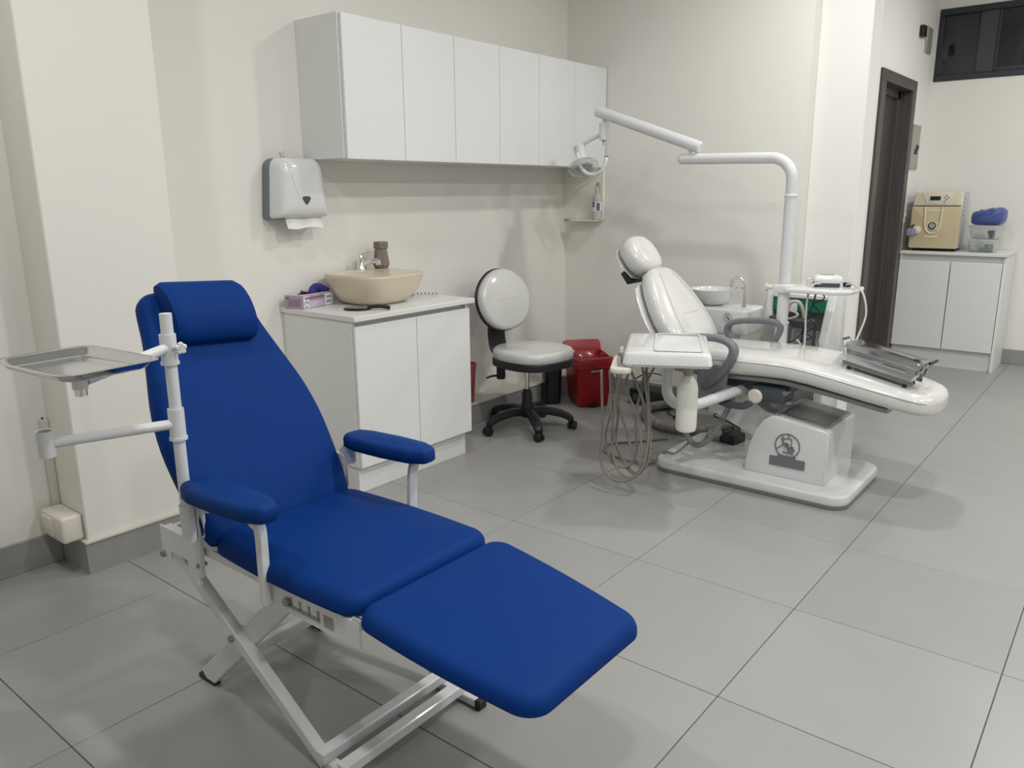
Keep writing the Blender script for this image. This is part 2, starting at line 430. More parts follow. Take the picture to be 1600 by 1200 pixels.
# ceiling downlights (above the frame)
names = ['right of the blue chair', 'midway between the two chairs', 'over the white dental chair', 'before the far cabinet', 'right of the viewer', 'right of the middle', 'right of the dental chair', 'at the far right', 'over the blue chair', 'before the sink cabinet']
for (lx, ly, wt), nm in zip(LIGHTS, names):
    t = thing('ceiling_downlight', 'round recessed ceiling downlight '+nm, 'ceiling light', (lx, ly, CEIL), 'ceiling downlights')
    finish(LT([(.085, -.006), (.105, -.012), (.112, -.004), (.112, 0), (.085, 0)], (lx, ly, CEIL), n=32, capb=False, capt=False), 'trim_ring', 'wplast', t)
    finish(LT([(.084, -.004), (.084, -.001)], (lx, ly, CEIL), n=32), 'diffuser', 'lamp', t)
    ld = bpy.data.lights.new('downlight', 'AREA'); ld.shape = 'DISK'; ld.size = .17; ld.energy = wt; ld.color = LIGHT_COL
    lo = bpy.data.objects.new('downlight_lamp', ld); COL.objects.link(lo); lo.parent = t; lo.location = (0, 0, -.02)

# ================================================================== WALL CABINET
def cabinet_doors(t, x0, x1, edges, z0, z1, name='door'):
    for a, b in zip(edges, edges[1:]):
        finish(B(x0, x1, a+.0015, b-.0015, z0, z1, bev=.0015, seg=1), name, 'lam', t, smooth=0)
CX = -2.885
t = thing('wall_cabinet', 'long white laminate wall cabinet with six plain doors', 'cabinet', (XW, 3.5, 1.51))
bm = bmesh.new(); box(bm, XW, CX-.020, 2.424, 4.598, 1.515, 2.128, bev=.0015, seg=1)
finish(bm, 'body', 'lam', t, smooth=0)
cabinet_doors(t, CX-.018, CX, [2.43+.3605*i for i in range(7)], 1.512, 2.124)
finish(B(XW, CX-.0, 4.575, 4.597, 1.178, 1.514, bev=.0015, seg=1), 'end_panel', 'panelc', t, smooth=0)
finish(B(XW+.10, CX-.002, 4.50, 4.575, 1.170, 1.178, bev=.001, seg=1), 'bottle_ledge', 'panelc', t, smooth=0)

# spray bottle on the ledge
t = thing('spray_bottle', 'translucent trigger spray bottle with blue label under the wall cabinet', 'spray bottle', (-2.9, 4.535, 1.178))
c = (-2.905, 4.535, 1.178)
bd = finish(LT([(.026, 0), (.031, .004), (.032, .13), (.030, .145), (.018, .165), (.0125, .172), (.0125, .186)], c, n=24), 'bottle', 'sprayb', t)
finish(LT([(.0328, .055), (.0328, .118)], c, n=24, capb=False, capt=False), 'label_band', 'label', t)
bm = bmesh.new()
for k in range(7):
    a = -1.0
    lathe_z = .062+.007*k
    for q in range(3):
        ang = -1.0+.22*q
        box(bm, -.002, .003, -.0033, .0033, 0, .0045, mx=at(c[0], c[1], c[2]+lathe_z) @ Rz(ang) @ at(.0325, 0, 0))
for k in range(2):
    box(bm, -.002, .003, -.006, .006, 0, .014, mx=at(c[0], c[1], c[2]+.084+.018*k) @ Rz(-1.75) @ at(.0325, 0, 0))
finish(bm, 'label_print', 'ink', t, smooth=0)
hd = finish(LT([(.015, .182), (.015, .198), (.011, .204), (.011, .214)], c, n=20), 'collar', 'sprayb', t)
bm = bmesh.new(); tube(bm, [Vector(c)+Vector(v) for v in ((0, 0, .212), (-.004, 0, .226), (.012, -.004, .236), (.028, -.008, .232))], .0095, n=10)
tr = finish(bm, 'spray_head', 'sprayb', t)
finish(T([Vector(c)+Vector(v) for v in ((.018, -.005, .228), (.026, -.008, .212), (.034, -.01, .196))], .0035, n=8), 'trigger', 'sprayb', tr)

# ================================================================== PAPER TOWEL DISPENSER
t = thing('paper_towel_dispenser', 'white plastic paper towel dispenser with grey back plate on the wall', 'dispenser', (XW, 2.28, 1.25))
def dsec(x, y0, y1, z0, z1, r): return x, [Vector((p.x, p.y)) for p in roundpoly([(y0, z0), (y1, z0), (y1, z1), (y0, z1)], r, 6)]
bm = bmesh.new(); prism(bm, roundpoly([(2.172, 1.246), (2.472, 1.246), (2.446, 1.519), (2.196, 1.519)], [.018, .018, .05, .05], 6), .052, YZ(XW), .004)
finish(bm, 'back_plate', 'dispgrey', t)
secs = []
for x, i_, zt, zb in ((-3.150, -.004, 1.521, 1.249), (-3.125, .0, 1.519, 1.250), (-3.105, .004, 1.517, 1.251), (-3.088, .010, 1.510, 1.254), (-3.076, .022, 1.496, 1.262), (-3.069, .04, 1.47, 1.28), (-3.066, .062, 1.44, 1.31)):
    pts = roundpoly([(2.181+i_, zb), (2.470-i_, zb), (2.444-i_*1.1, zt), (2.204+i_*1.1, zt)], [.016, .016, .05, .05], 6)
    # bottom edge arches upward
    pts = [Vector((p.x, p.y + (.016*math.sin(math.pi*min(1, max(0, (p.x-2.19)/.27))) if p.y < 1.30 else 0))) for p in pts]
    secs.append([Vector((x, p.x, p.y)) for p in pts])
bm = bmesh.new(); loft(bm, secs)
cov = finish(bm, 'cover', 'wplast', t, smooth=50)
bm = bmesh.new()
vp = [(-3.079, 2.245, 1.498), (-3.067, 2.257, 1.44), (-3.0655, 2.275, 1.375), (-3.067, 2.30, 1.32), (-3.070, 2.325, 1.295), (-3.067, 2.352, 1.318), (-3.0655, 2.378, 1.375), (-3.067, 2.394, 1.44), (-3.079, 2.404, 1.498)]
tube(bm, vp, .0022, n=6); finish(bm, 'seam_ridge', 'lam', cov)
bm = bmesh.new(); prism(bm, roundpoly([(2.326, 1.306), (2.349, 1.338), (2.344, 1.349), (2.308, 1.349), (2.303, 1.338)], [.008, .006, .005, .005, .006], 4), .008, YZ(-3.071), .002)
finish(bm, 'lock_button', 'dgrey', cov)
bm = bmesh.new()
rows = []
for k in range(9):
    y = 2.235+.205*k/8; wv = .006*math.sin(k*1.3)
    rows.append([Vector((-3.112+wv, y, 1.275)), Vector((-3.106+wv, y, 1.235)), Vector((-3.098+wv*1.4, y+.004, 1.205-.004*math.sin(k*.9))), Vector((-3.1005+wv*1.4, y+.004, 1.205-.004*math.sin(k*.9))), Vector((-3.109+wv, y, 1.235)), Vector((-3.115+wv, y, 1.275))])
loft(bm, rows); finish(bm, 'paper_towel', 'paper', t)
# wall hook above
bm = bmesh.new(); lathe(bm, [(.012, 0), (.012, .004), (.008, .007)], (XW, 2.30, 1.548), n=20, mx=rot_to((1, 0, 0)))
tube(bm, [(XW+.005, 2.30, 1.546), (XW+.007, 2.30, 1.532), (XW+.016, 2.30, 1.522), (XW+.026, 2.30, 1.530)], .0032, n=8)
tag(finish(bm, 'wall_hook', 'wplast'), 'small white stick-on hook just above the towel dispenser', 'hook')

# ================================================================== SINK CABINET
t = thing('sink_cabinet', 'white two-door floor cabinet under the cream washbasin', 'cabinet', (-2.95, 2.63, 0))
finish(B(-3.05, -2.725, 2.26, 2.995, 0, .132, bev=.001, seg=1), 'plinth', 'lam', t, smooth=0)
bm = bmesh.new(); box(bm, XW+.001, -2.706, 2.245, 2.263, .132, .810, bev=.001, seg=1); box(bm, XW+.001, -2.700, 2.99, 3.008, .132, .810, bev=.001, seg=1)
box(bm, XW+.001, -2.706, 2.263, 2.99, .132, .15); box(bm, XW+.001, XW+.02, 2.263, 2.99, .15, .81); box(bm, -2.735, -2.72, 2.263, 2.99, .745, .81)
finish(bm, 'body', 'lam', t, smooth=0)
cabinet_doors(t, -2.703, -2.685, [2.247, 2.627, 3.007], .132, .787)
tag(finish(B(XW+.001, -2.668, 2.234, 3.030, .812, .836, bev=.003, seg=2), 'sink_worktop', 'lamtop', smooth=0), 'white worktop holding the cream washbasin and purple glove box', 'worktop')
# washbasin
bx, by, bz = -2.974, 2.632, .836
t = thing('washbasin', 'cream ceramic vessel washbasin on the white worktop', 'sink', (bx, by, bz))
def bring(k, dx=0, z=0, pw=4.0, a=.196, b=.206):
    pts = ring((bx, by, z), (1, 0, 0), (0, 1, 0), a*k, b*k, 48, pw)
    return [Vector((max(p.x+dx, XW+.006), p.y, p.z)) for p in pts]
secs = [bring(.62, -.01, bz, 2.6), bring(.68, -.008, bz+.004, 2.6), bring(.80, -.005, bz+.022, 2.8), bring(.90, 0, bz+.055, 3.2), bring(.965, 0, bz+.10, 3.6), bring(1.0, 0, bz+.132), bring(1.005, 0, bz+.139), bring(.995, 0, bz+.145)]
bm = bmesh.new(); loft(bm, secs, cap=True)
finish(bm, 'bowl', 'ceram', t, smooth=60)
# deck with the inner bowl
secs = [bring(.99, 0, bz+.1455)]
def iring(k, z): return [Vector((p.x, p.y, z)) for p in ring((bx+.035, by, z), (1, 0, 0), (0, 1, 0), .135*k, .180*k, 48, 2.6)]
secs += [iring(1.06, bz+.146), iring(1.0, bz+.140), iring(.96, bz+.120), iring(.85, bz+.08), iring(.6, bz+.055), iring(.2, bz+.05)]
bm = bmesh.new(); loft(bm, secs, cap=False); bm.faces.new(bm.verts[-48:] if False else [v for v in list(bm.verts)[-48:]])
finish(bm, 'basin_inside', 'ceram', t, smooth=60)
# faucet
fx, fy, fz = -3.135, 2.690, bz+.146
t = thing('basin_faucet', 'chrome single lever tap standing on the washbasin', 'faucet', (fx, fy, fz))
bd = finish(LT([(.026, 0), (.026, .006), (.021, .012), (.019, .05), (.017, .06)], (fx, fy, fz), n=24), 'body', 'chrome', t)
bm = bmesh.new(); tube(bm, [(fx+.008, fy, fz+.022), (fx+.05, fy+.015, fz+.042), (fx+.095, fy+.03, fz+.046)], .0125, n=14); finish(bm, 'spout', 'chrome', t)
finish(CY((fx+.093, fy+.029, fz+.05), (fx+.097, fy+.03, fz+.026), .0135), 'aerator', 'chrome', t)
finish(LT([(.016, .058), (.013, .07), (.009, .078)], (fx, fy, fz), n=20), 'lever_base', 'chrome', t)
bm = bmesh.new(); tube(bm, [(fx-.004, fy, fz+.077), (fx+.03, fy+.01, fz+.088), (fx+.06, fy+.018, fz+.096)], .004, n=10, ra=.007); finish(bm, 'lever', 'chrome', t)
# soap bottle
sx, sy_, sz = -3.10, 2.795, bz+.146
t = thing('soap_bottle', 'taupe faceted soap bottle beside the tap on the washbasin', 'soap bottle', (sx, sy_, sz))
bm = bmesh.new(); secs = []
for r, z in ((.034, 0), (.0445, .020), (.044, .027), (.033, .098), (.026, .103)):
    secs.append([Vector((sx, sy_, sz+z)) + Vector((math.cos(a)*r, math.sin(a)*r, 0)) for a in [2*math.pi*(i+.5)/8 for i in range(8)]])
loft(bm, secs); finish(bm, 'bottle', 'taupe', t, smooth=20)
bm = bmesh.new(); prism(bm, roundpoly([(sx-.028, sy_-.03), (sx+.03, sy_-.03), (sx+.03, sy_+.03), (sx-.028, sy_+.03)], .012, 4), .036, at(0, 0, sz+.101), .004); pc = finish(bm, 'pump_cap', 'taupe', t)
finish(B(sx+.026, sx+.034, sy_-.012, sy_+.005, sz+.122, sz+.131, bev=.002, seg=1), 'nozzle', 'taupe', pc)
# glove box
t = thing('glove_box', 'lilac cardboard glove box with a blue glove sticking out on the worktop', 'glove box', (-3.12, 2.34, .836))
mg = at(-3.040, 2.250, .836) @ Rz(math.radians(12))
bx_ = finish(B(-.115, 0, 0, .212, 0, .062, bev=.0015, seg=1, mx=mg), 'carton', 'purple', t, smooth=0)
bm = bmesh.new(); box(bm, -.113, -.002, .002, .210, .0622, .0628, mx=mg); finish(bm, 'top_panel', 'lilac', bx_, smooth=0)
for q in ((0, .040), (.150, .210)): finish(B(0, .0008, q[0], q[1], .004, .058, mx=mg), 'white_print', 'label', bx_, smooth=0)
bm = bmesh.new(); box(bm, 0, .0008, .042, .140, .004, .034, mx=mg); finish(bm, 'lilac_print', 'lilac', bx_, smooth=0)
bm = bmesh.new(); box(bm, 0, .001, .01, .150, .044, .054, mx=mg)
for k in range(2):
    for q in range(3): box(bm, .0006, .0014, .162+.012*q, .170+.012*q, .014+.022*k, .026+.022*k, mx=mg)
for k in range(7):
    a = math.pi*(k+.5)/7; box(bm, .0006, .0016, -.0035, .0035, .009, .014, mx=mg @ at(0, .020, .022) @ Rx(math.pi/2-a))
box(bm, .0006, .0014, .006, .030, .008, .013, mx=mg)
finish(bm, 'violet_print', 'violet', bx_, smooth=0)
bm = bmesh.new()
for k in range(4): box(bm, -.095, -.02, -.0008, 0, .012+.009*k, .016+.009*k, mx=mg)
box(bm, -.105, -.085, -.0012, 0, .046, .054, mx=mg); finish(bm, 'end_print', 'violet', bx_, smooth=0)
finish(PR(ring((0, 0, 0), (1, 0, 0), (0, 1, 0), .028, .085, 20), .001, mg @ at(-.058, .115, .0626)), 'opening', 'sheet', bx_, smooth=0)
bm = bmesh.new(); tube(bm, [mg @ Vector(v) for v in ((-.06, .14, .05), (-.055, .148, .078), (-.04, .165, .084), (-.022, .205, .066))], .016, n=10, ra=.030, rf=lambda s: 1-.55*s*s)
tube(bm, [mg @ Vector(v) for v in ((-.07, .15, .055), (-.075, .155, .088), (-.07, .165, .094))], .010, n=8, rf=lambda s: 1-.4*s)
finish(bm, 'glove', 'glove', t)
bm = bmesh.new(); tube(bm, [mg @ Vector(v) for v in ((-.06, .05, .06), (-.062, .065, .07), (-.05, .085, .066), (-.06, .11, .062))], .006, n=8); tube(bm, [mg @ Vector(v) for v in ((-.065, .06, .062), (-.067, .066, .08))], .003, n=6)
finish(bm, 'glove_cuff', 'sheet', t)
# hand mirror
t = thing('hand_mirror', 'oval hand mirror with black handle lying on the worktop', 'mirror', (-2.83, 2.44, .836))
mm = at(-2.835, 2.395, .837) @ Rz(math.radians(38))
finish(PR(ring((0, 0, 0), (1, 0, 0), (0, 1, 0), .062, .046, 32), .010, mm, .003), 'mirror_rim', 'blackg', t)
finish(PR(ring((0, 0, 0), (1, 0, 0), (0, 1, 0), .055, .039, 32), .0015, mm @ at(0, 0, .0098)), 'mirror_glass', 'mirror', t)
bm = bmesh.new(); tube(bm, [mm @ Vector(v) for v in ((.05, 0, .008), (.075, 0, .014), (.12, 0, .014), (.152, 0, .008))], .009, n=10, ra=.015); finish(bm, 'handle', 'black', t)
# small things at the right end of the worktop
t = thing('shade_guide', 'small white tooth shade guide strip lying flat on the worktop', 'shade guide', (-2.99, 2.945, .836))
ms = at(-3.03, 2.93, .836) @ Rz(math.radians(35))
finish(B(0, .15, -.008, .008, 0, .005, bev=.001, seg=1, mx=ms), 'strip', 'wplast', t, smooth=0)
bm = bmesh.new()
for k in range(7): box(bm, .012+.02*k, .017+.02*k, .002, .012, .004, .011, mx=ms)
finish(bm, 'peg', 'dgrey', t, smooth=0)
t = thing('marker_pen', 'dark blue capped pen lying by the washbasin', 'pen', (-3.05, 2.91, .836))
finish(CY((-3.075, 2.885, .843), (-2.99, 2.895, .843), .006), 'barrel', 'label', t); finish(CY((-3.03, 2.89, .843), (-2.985, 2.8957, .843), .0072), 'cap', 'ink', t)

# ================================================================== OFFICE STOOL
PX, PY = -2.742, 3.56
t = thing('swivel_stool', 'white film-wrapped swivel stool with black five-star base', 'chair', (PX, PY, 0))
fa = math.radians(-8)                     # facing direction
MS = at(PX, PY, 0) @ Rz(fa)
bm = bmesh.new(); lathe(bm, [(.034, .075), (.038, .085), (.036, .145), (.030, .16), (.030, .215), (.024, .225), (.024, .24)], (PX, PY, 0), n=24); finish(bm, 'column_sleeve', 'black', t)
finish(CY((PX, PY, .23), (PX, PY, .40), .013), 'gas_lift', 'chrome', t)
cap_off = math.radians(-110)
for k in range(5):
    a = cap_off+2*math.pi*k/5; dx, dy = math.cos(a), math.sin(a)
    P = [(PX+dx*r, PY+dy*r, z) for r, z in ((.02, .105), (.10, .112), (.19, .098), (.245, .075), (.262, .056))]
    bm = bmesh.new(); tube(bm, P, .021, n=12, ra=.028, up=(0, 0, 1), rf=lambda s: 1.2-.4*s, pw=3)
    lg = finish(bm, 'leg', 'black', t)
    e = Vector((PX+dx*.262, PY+dy*.262, 0)); u = Vector((-dy, dx, 0)); sw = Rz(0.6*k) @ u
    q = e+Vector((dx, dy, 0))*.004
    bm = bmesh.new()
    for s in (-1, 1): cyl(bm, q+sw*(s*.006)+Vector((0, 0, .0265)), q+sw*(s*.023)+Vector((0, 0, .0265)), .0262, 20, .004)
    finish(bm, 'caster', 'black', lg)
    hb = finish(CY(q+Vector((0, 0, .028)), q+Vector((0, 0, .062)), .008, 10), 'caster_stem', 'black', lg)
# seat
def seat_outline(k=1.0):
    pts = []
    for i in range(48):
        a = 2*math.pi*i/48; x, y = math.cos(a), math.sin(a)
        e = 2/2.7
        X_ = .225*math.copysign(abs(x)**e, x); Y_ = .215*math.copysign(abs(y)**e, y)*(1-.10*(x < 0)*abs(x))
        pts.append(Vector((X_*k, Y_*k)))
    return pts
ms = MS @ at(.045, 0, .392)
bm = bmesh.new(); cushion(bm, seat_outline(1.0), .055, .018, -.012, ms, botin=.06); finish(bm, 'seat_shell', 'black', t)
bm = bmesh.new(); cushion(bm, seat_outline(.985), .062, .03, .012, MS @ at(.045, 0, .437)); finish(bm, 'seat_pad', 'wvinyl', t, smooth=70)
# backrest
tb = MS @ at(-.215, 0, .745) @ Ry(math.radians(78))      # local x down?, z forward
def back_outline():
    pts = []
    for i in range(56):
        a = 2*math.pi*i/56; u, v = math.cos(a), math.sin(a)     # u up, v sideways
        e = 2/2.3
        U = .185*math.copysign(abs(u)**e, u); V = .20*math.copysign(abs(v)**e, v)
        V *= 1 - .22*max(0, u)**1.5 - .08*max(0, -u)
        pts.append(Vector((-U, V)))
    return pts
bm = bmesh.new(); cushion(bm, back_outline(), .02, .010, .0, tb @ at(0, 0, -.012), botin=.02); finish(bm, 'back_shell', 'black', t)
bm = bmesh.new(); cushion(bm, inset(back_outline(), .006), .052, .028, .010, tb @ at(0, 0, .006)); bp = finish(bm, 'back_pad', 'wvinyl', t, smooth=70)
bm = bmesh.new(); tube(bm, [tb @ Vector((.0, v, .0655)) for v in (-.07, -.035, 0, .035, .07)], .0035, n=6); finish(bm, 'crease', 'wvinyl', bp)
P = [MS @ Vector(v) for v in ((-.245, 0, .66), (-.262, 0, .56), (-.245, 0, .46), (-.185, 0, .408), (-.06, 0, .398))]
bm = bmesh.new(); tube(bm, P, .014, n=14, ra=.075, up=(1, 0, 0), pw=3.5); finish(bm, 'back_bracket', 'black', t)
bm = bmesh.new(); box(bm, -.16, .12, -.085, .085, .378, .406, bev=.008, mx=MS); finish(bm, 'seat_mechanism', 'black', t)
bm = bmesh.new(); cyl(bm, MS @ Vector((-.115, -.10, .30)), MS @ Vector((-.115, -.10, .385)), .026, 16, .004); kn = finish(bm, 'tilt_knob', 'black', t)
bm = bmesh.new(); tube(bm, [MS @ Vector(v) for v in ((-.115, -.10, .318), (-.145, -.14, .318), (-.17, -.165, .305))], .006, n=8, ra=.014, up=(0, 0, 1)); finish(bm, 'lever', 'black', kn)

# ================================================================== BINS
def bin_shell(bm, c, w0, d0, w1, d1, h, th=.004, rz=0, r=.02):
    m = at(*c) @ Rz(rz)
    def o(w, d): return roundpoly([(-w/2, -d/2), (w/2, -d/2), (w/2, d/2), (-w/2, d/2)], r, 4)
    secs = [[m @ Vector((p.x, p.y, z)) for p in o(w, d)] for w, d, z in ((w0-.01, d0-.01, 0), (w0, d0, .006), (w1, d1, h), (w1-th*2, d1-th*2, h), (w0-th*2, d0-th*2, .012))]
    loft(bm, secs); return m
t = thing('red_waste_bin', 'red plastic pedal bin with a red liner bag beside the back wall', 'bin', (-2.792, 4.285, 0))
bm = bmesh.new(); m = bin_shell(bm, (-2.792, 4.285, .004), .20, .27, .25, .31, .30, rz=math.radians(50)); finish(bm, 'body', 'red', t)
m = at(-2.792, 4.285, .304) @ Rz(math.radians(50))
secs = []
for k, (s, z) in enumerate(((1.03, -.045), (1.06, -.01), (1.04, .012), (.9, .02), (.75, -.02), (.7, -.12))):
    secs.append([m @ Vector((p.x*s, p.y*s, z + .010*math.sin(i*1.7+k)*(z > -.03))) for i, p in enumerate(roundpoly([(-.128, -.155), (.128, -.155), (.128, .155), (-.128, .155)], .025, 6))])
bm = bmesh.new(); loft(bm, secs, cap=False); finish(bm, 'liner_bag', 'redbag', t)
bm = bmesh.new(); prism(bm, roundpoly([(-.135, 0), (.135, 0), (.130, .10), (-.130, .10)], [.01, .01, .03, .03], 5), .018, m @ at(0, .150, -.01) @ Rx(math.radians(70)), .006)
finish(bm, 'lid', 'red', t)
finish(B(-.03, .03, -.155, -.115, 0, .018, bev=.004, mx=at(-2.792, 4.285, .004) @ Rz(math.radians(50))), 'pedal', 'black', t)
bm = bmesh.new(); box(bm, -.028, .028, -.162, -.152, .235, .25, bev=.003, mx=at(-2.792, 4.285, 0) @ Rz(math.radians(50))); finish(bm, 'front_latch', 'brush', t)
t = thing('black_waste_bin', 'slim black plastic bin half hidden behind the stool seat', 'bin', (-2.972, 4.125, 0))
bm = bmesh.new(); bin_shell(bm, (-2.972, 4.125, .004), .11, .11, .125, .125, .34, rz=math.radians(50), r=.03); finish(bm, 'body', 'blackg', t)
bm = bmesh.new(); m = at(-2.972, 4.125, .34) @ Rz(math.radians(50)); prism(bm, roundpoly([(-.066, -.066), (.066, -.066), (.066, .066), (-.066, .066)], .03, 6), .03, m, .01); finish(bm, 'lid', 'blackg', t)
t = thing('pink_waste_bin', 'small pink plastic bin peeking out from behind the sink cabinet', 'bin', (-3.118, 3.425, .13))
pbc = (-3.118, 3.425, 0)
bm = bmesh.new(); lathe(bm, [(.056, .1305), (.060, .136), (.076, .355), (.078, .36), (.073, .36), (.058, .14)], pbc, n=28); finish(bm, 'body', 'pink', t)
finish(LT([(.076, .352), (.080, .358), (.080, .368), (.074, .37), (.072, .36)], pbc, n=28, capb=False, capt=False), 'rim', 'pink', t)

# wall box and conduit at the left pillar
t = thing('wall_socket_box', 'cream surface-mounted socket box low on the left pillar', 'socket', (-3.02, 1.10, .12))
finish(B(-3.09, -2.915, 1.045, 1.121, .131, .232, bev=.012, seg=3), 'housing', 'cream', t)
finish(B(-3.075, -2.99, 1.038, 1.048, .145, .218, bev=.004, seg=2), 'cover_plate', 'cream', t)
t = thing('metal_conduit', 'slim metal conduit pipe running down the wall beside the left pillar', 'conduit', (-3.10, 1.10, .13))
finish(B(-3.115, -3.092, 1.092, 1.1215, .131, .56, bev=.006, seg=2), 'channel', 'skirtw', t)
finish(CY((-3.104, 1.105, .555), (-3.104, 1.105, .566), .004, 8), 'cable_end', 'black', t)
# pipe tap low on the wall behind the stool
bm = bmesh.new(); tube(bm, [(XW+.03, 4.20, .40), (XW+.03, 4.20, .22), (XW+.04, 4.20, .20)], .006, n=8); cyl(bm, (XW+.0, 4.20, .205), (XW+.05, 4.20, .205), .009, 12)
tag(finish(bm, 'wall_valve', 'cream'), 'thin white pipe with a small valve low on the wall behind the stool', 'pipe')

# ================================================================== BLUE CHAIR
CYB = 1.21
t = thing('portable_dental_chair', 'blue vinyl folding dental chair with white steel frame and instrument tray', 'dental chair', (-1.6, CYB, 0))
def side_outline(x0, x1, w0, w1, bul, rr):
    pts = []
    n = 10
    pts = [(x0, -w0), (x1, -w1), (x1, w1), (x0, w0)]
    base = roundpoly(pts, rr, 7)
    L_ = x1-x0; out = []
    for p in base:
        s = min(1, max(0, (p.x-x0)/L_)); k = 1+bul*math.sin(math.pi*s)
        out.append(Vector((p.x, p.y*k)))
    # densify long edges
    dens = []
    for a, b in zip(out, out[1:]+out[:1]):
        m_ = max(1, int((b-a).length/.05)); 
        for q in range(m_):
            p = a.lerp(b, q/m_); dens.append(p)
    fin = []
    for p in dens:
        s = min(1, max(0, (p.x-x0)/L_)); fin.append(p)
    return fin
def bulged(x0, x1, w0, w1, bul, rr):
    base = roundpoly([(x0, -w0), (x1, -w1), (x1, w1), (x0, w0)], rr, 7); dens = []
    for a, b in zip(base, base[1:]+base[:1]):
        m_ = max(1, int((b-a).length/.04))
        for q in range(m_): dens.append(a.lerp(b, q/m_))
    L_ = x1-x0
    return [Vector((p.x, p.y*(1+bul*math.sin(math.pi*min(1, max(0, (p.x-x0)/L_)))))) for p in dens]
# seat
bm = bmesh.new(); cushion(bm, bulged(-.300, .272, .230, .236, .05, [.07, .05, .05, .07]), .048, .034, .012, at(-1.498, CYB, .466)); finish(bm, 'seat', 'blue', t, smooth=60)
# leg rest: slopes down to the front
a = math.atan2(.058, .44)
bm = bmesh.new(); cushion(bm, bulged(-.02, .448, .242, .204, .045, [.05, .055, .055, .05]), .042, .032, .012, at(-1.205, CYB, .462) @ Ry(a)); lr = finish(bm, 'leg_rest', 'blue', t, smooth=60)
# backrest
LEAN = math.radians(33)
mb = at(-1.80, CYB, .515) @ Ry(-(math.pi/2-LEAN)-math.pi)       # placeholder, replaced below
ux = Vector((-math.sin(LEAN), 0, math.cos(LEAN))); nz = Vector((math.cos(LEAN), 0, math.sin(LEAN))); vy = nz.cross(ux)
mb = Matrix(((ux.x, vy.x, nz.x, -1.812), (ux.y, vy.y, nz.y, CYB-.008), (ux.z, vy.z, nz.z, .505), (0, 0, 0, 1)))
def back_pts():
    prof = [(-.045, .200), (-.03, .224), (.03, .236), (.14, .245), (.24, .247), (.34, .235), (.44, .209), (.54, .182), (.62, .168), (.655, .158), (.678, .135), (.685, .10)]
    P = catmull([Vector((s, w, 0)) for s, w in prof], 3)
    right = [Vector((p.x, p.y)) for p in P]; left = [Vector((p.x, -p.y)) for p in P]
    return left + right[::-1]
bm = bmesh.new(); cushion(bm, back_pts(), .052, .034, .008, mb); finish(bm, 'backrest', 'blue', t, smooth=60)
# head bolster
secs = []
for k in range(17):
    v = -.120+.240*k/16; e = abs(v)/.120; r = 1-.10*max(0, (e-.85)/.15)**2
    secs.append([mb @ Vector((.588+.07*v+.095*r*math.cos(q), v, .070+.052*r*math.sin(q)*(1.0 if math.sin(q) > 0 else .5))) for q in [2*math.pi*i/28 for i in range(28)]])
bm = bmesh.new(); loft(bm, secs); finish(bm, 'head_bolster', 'blue', t, smooth=50)
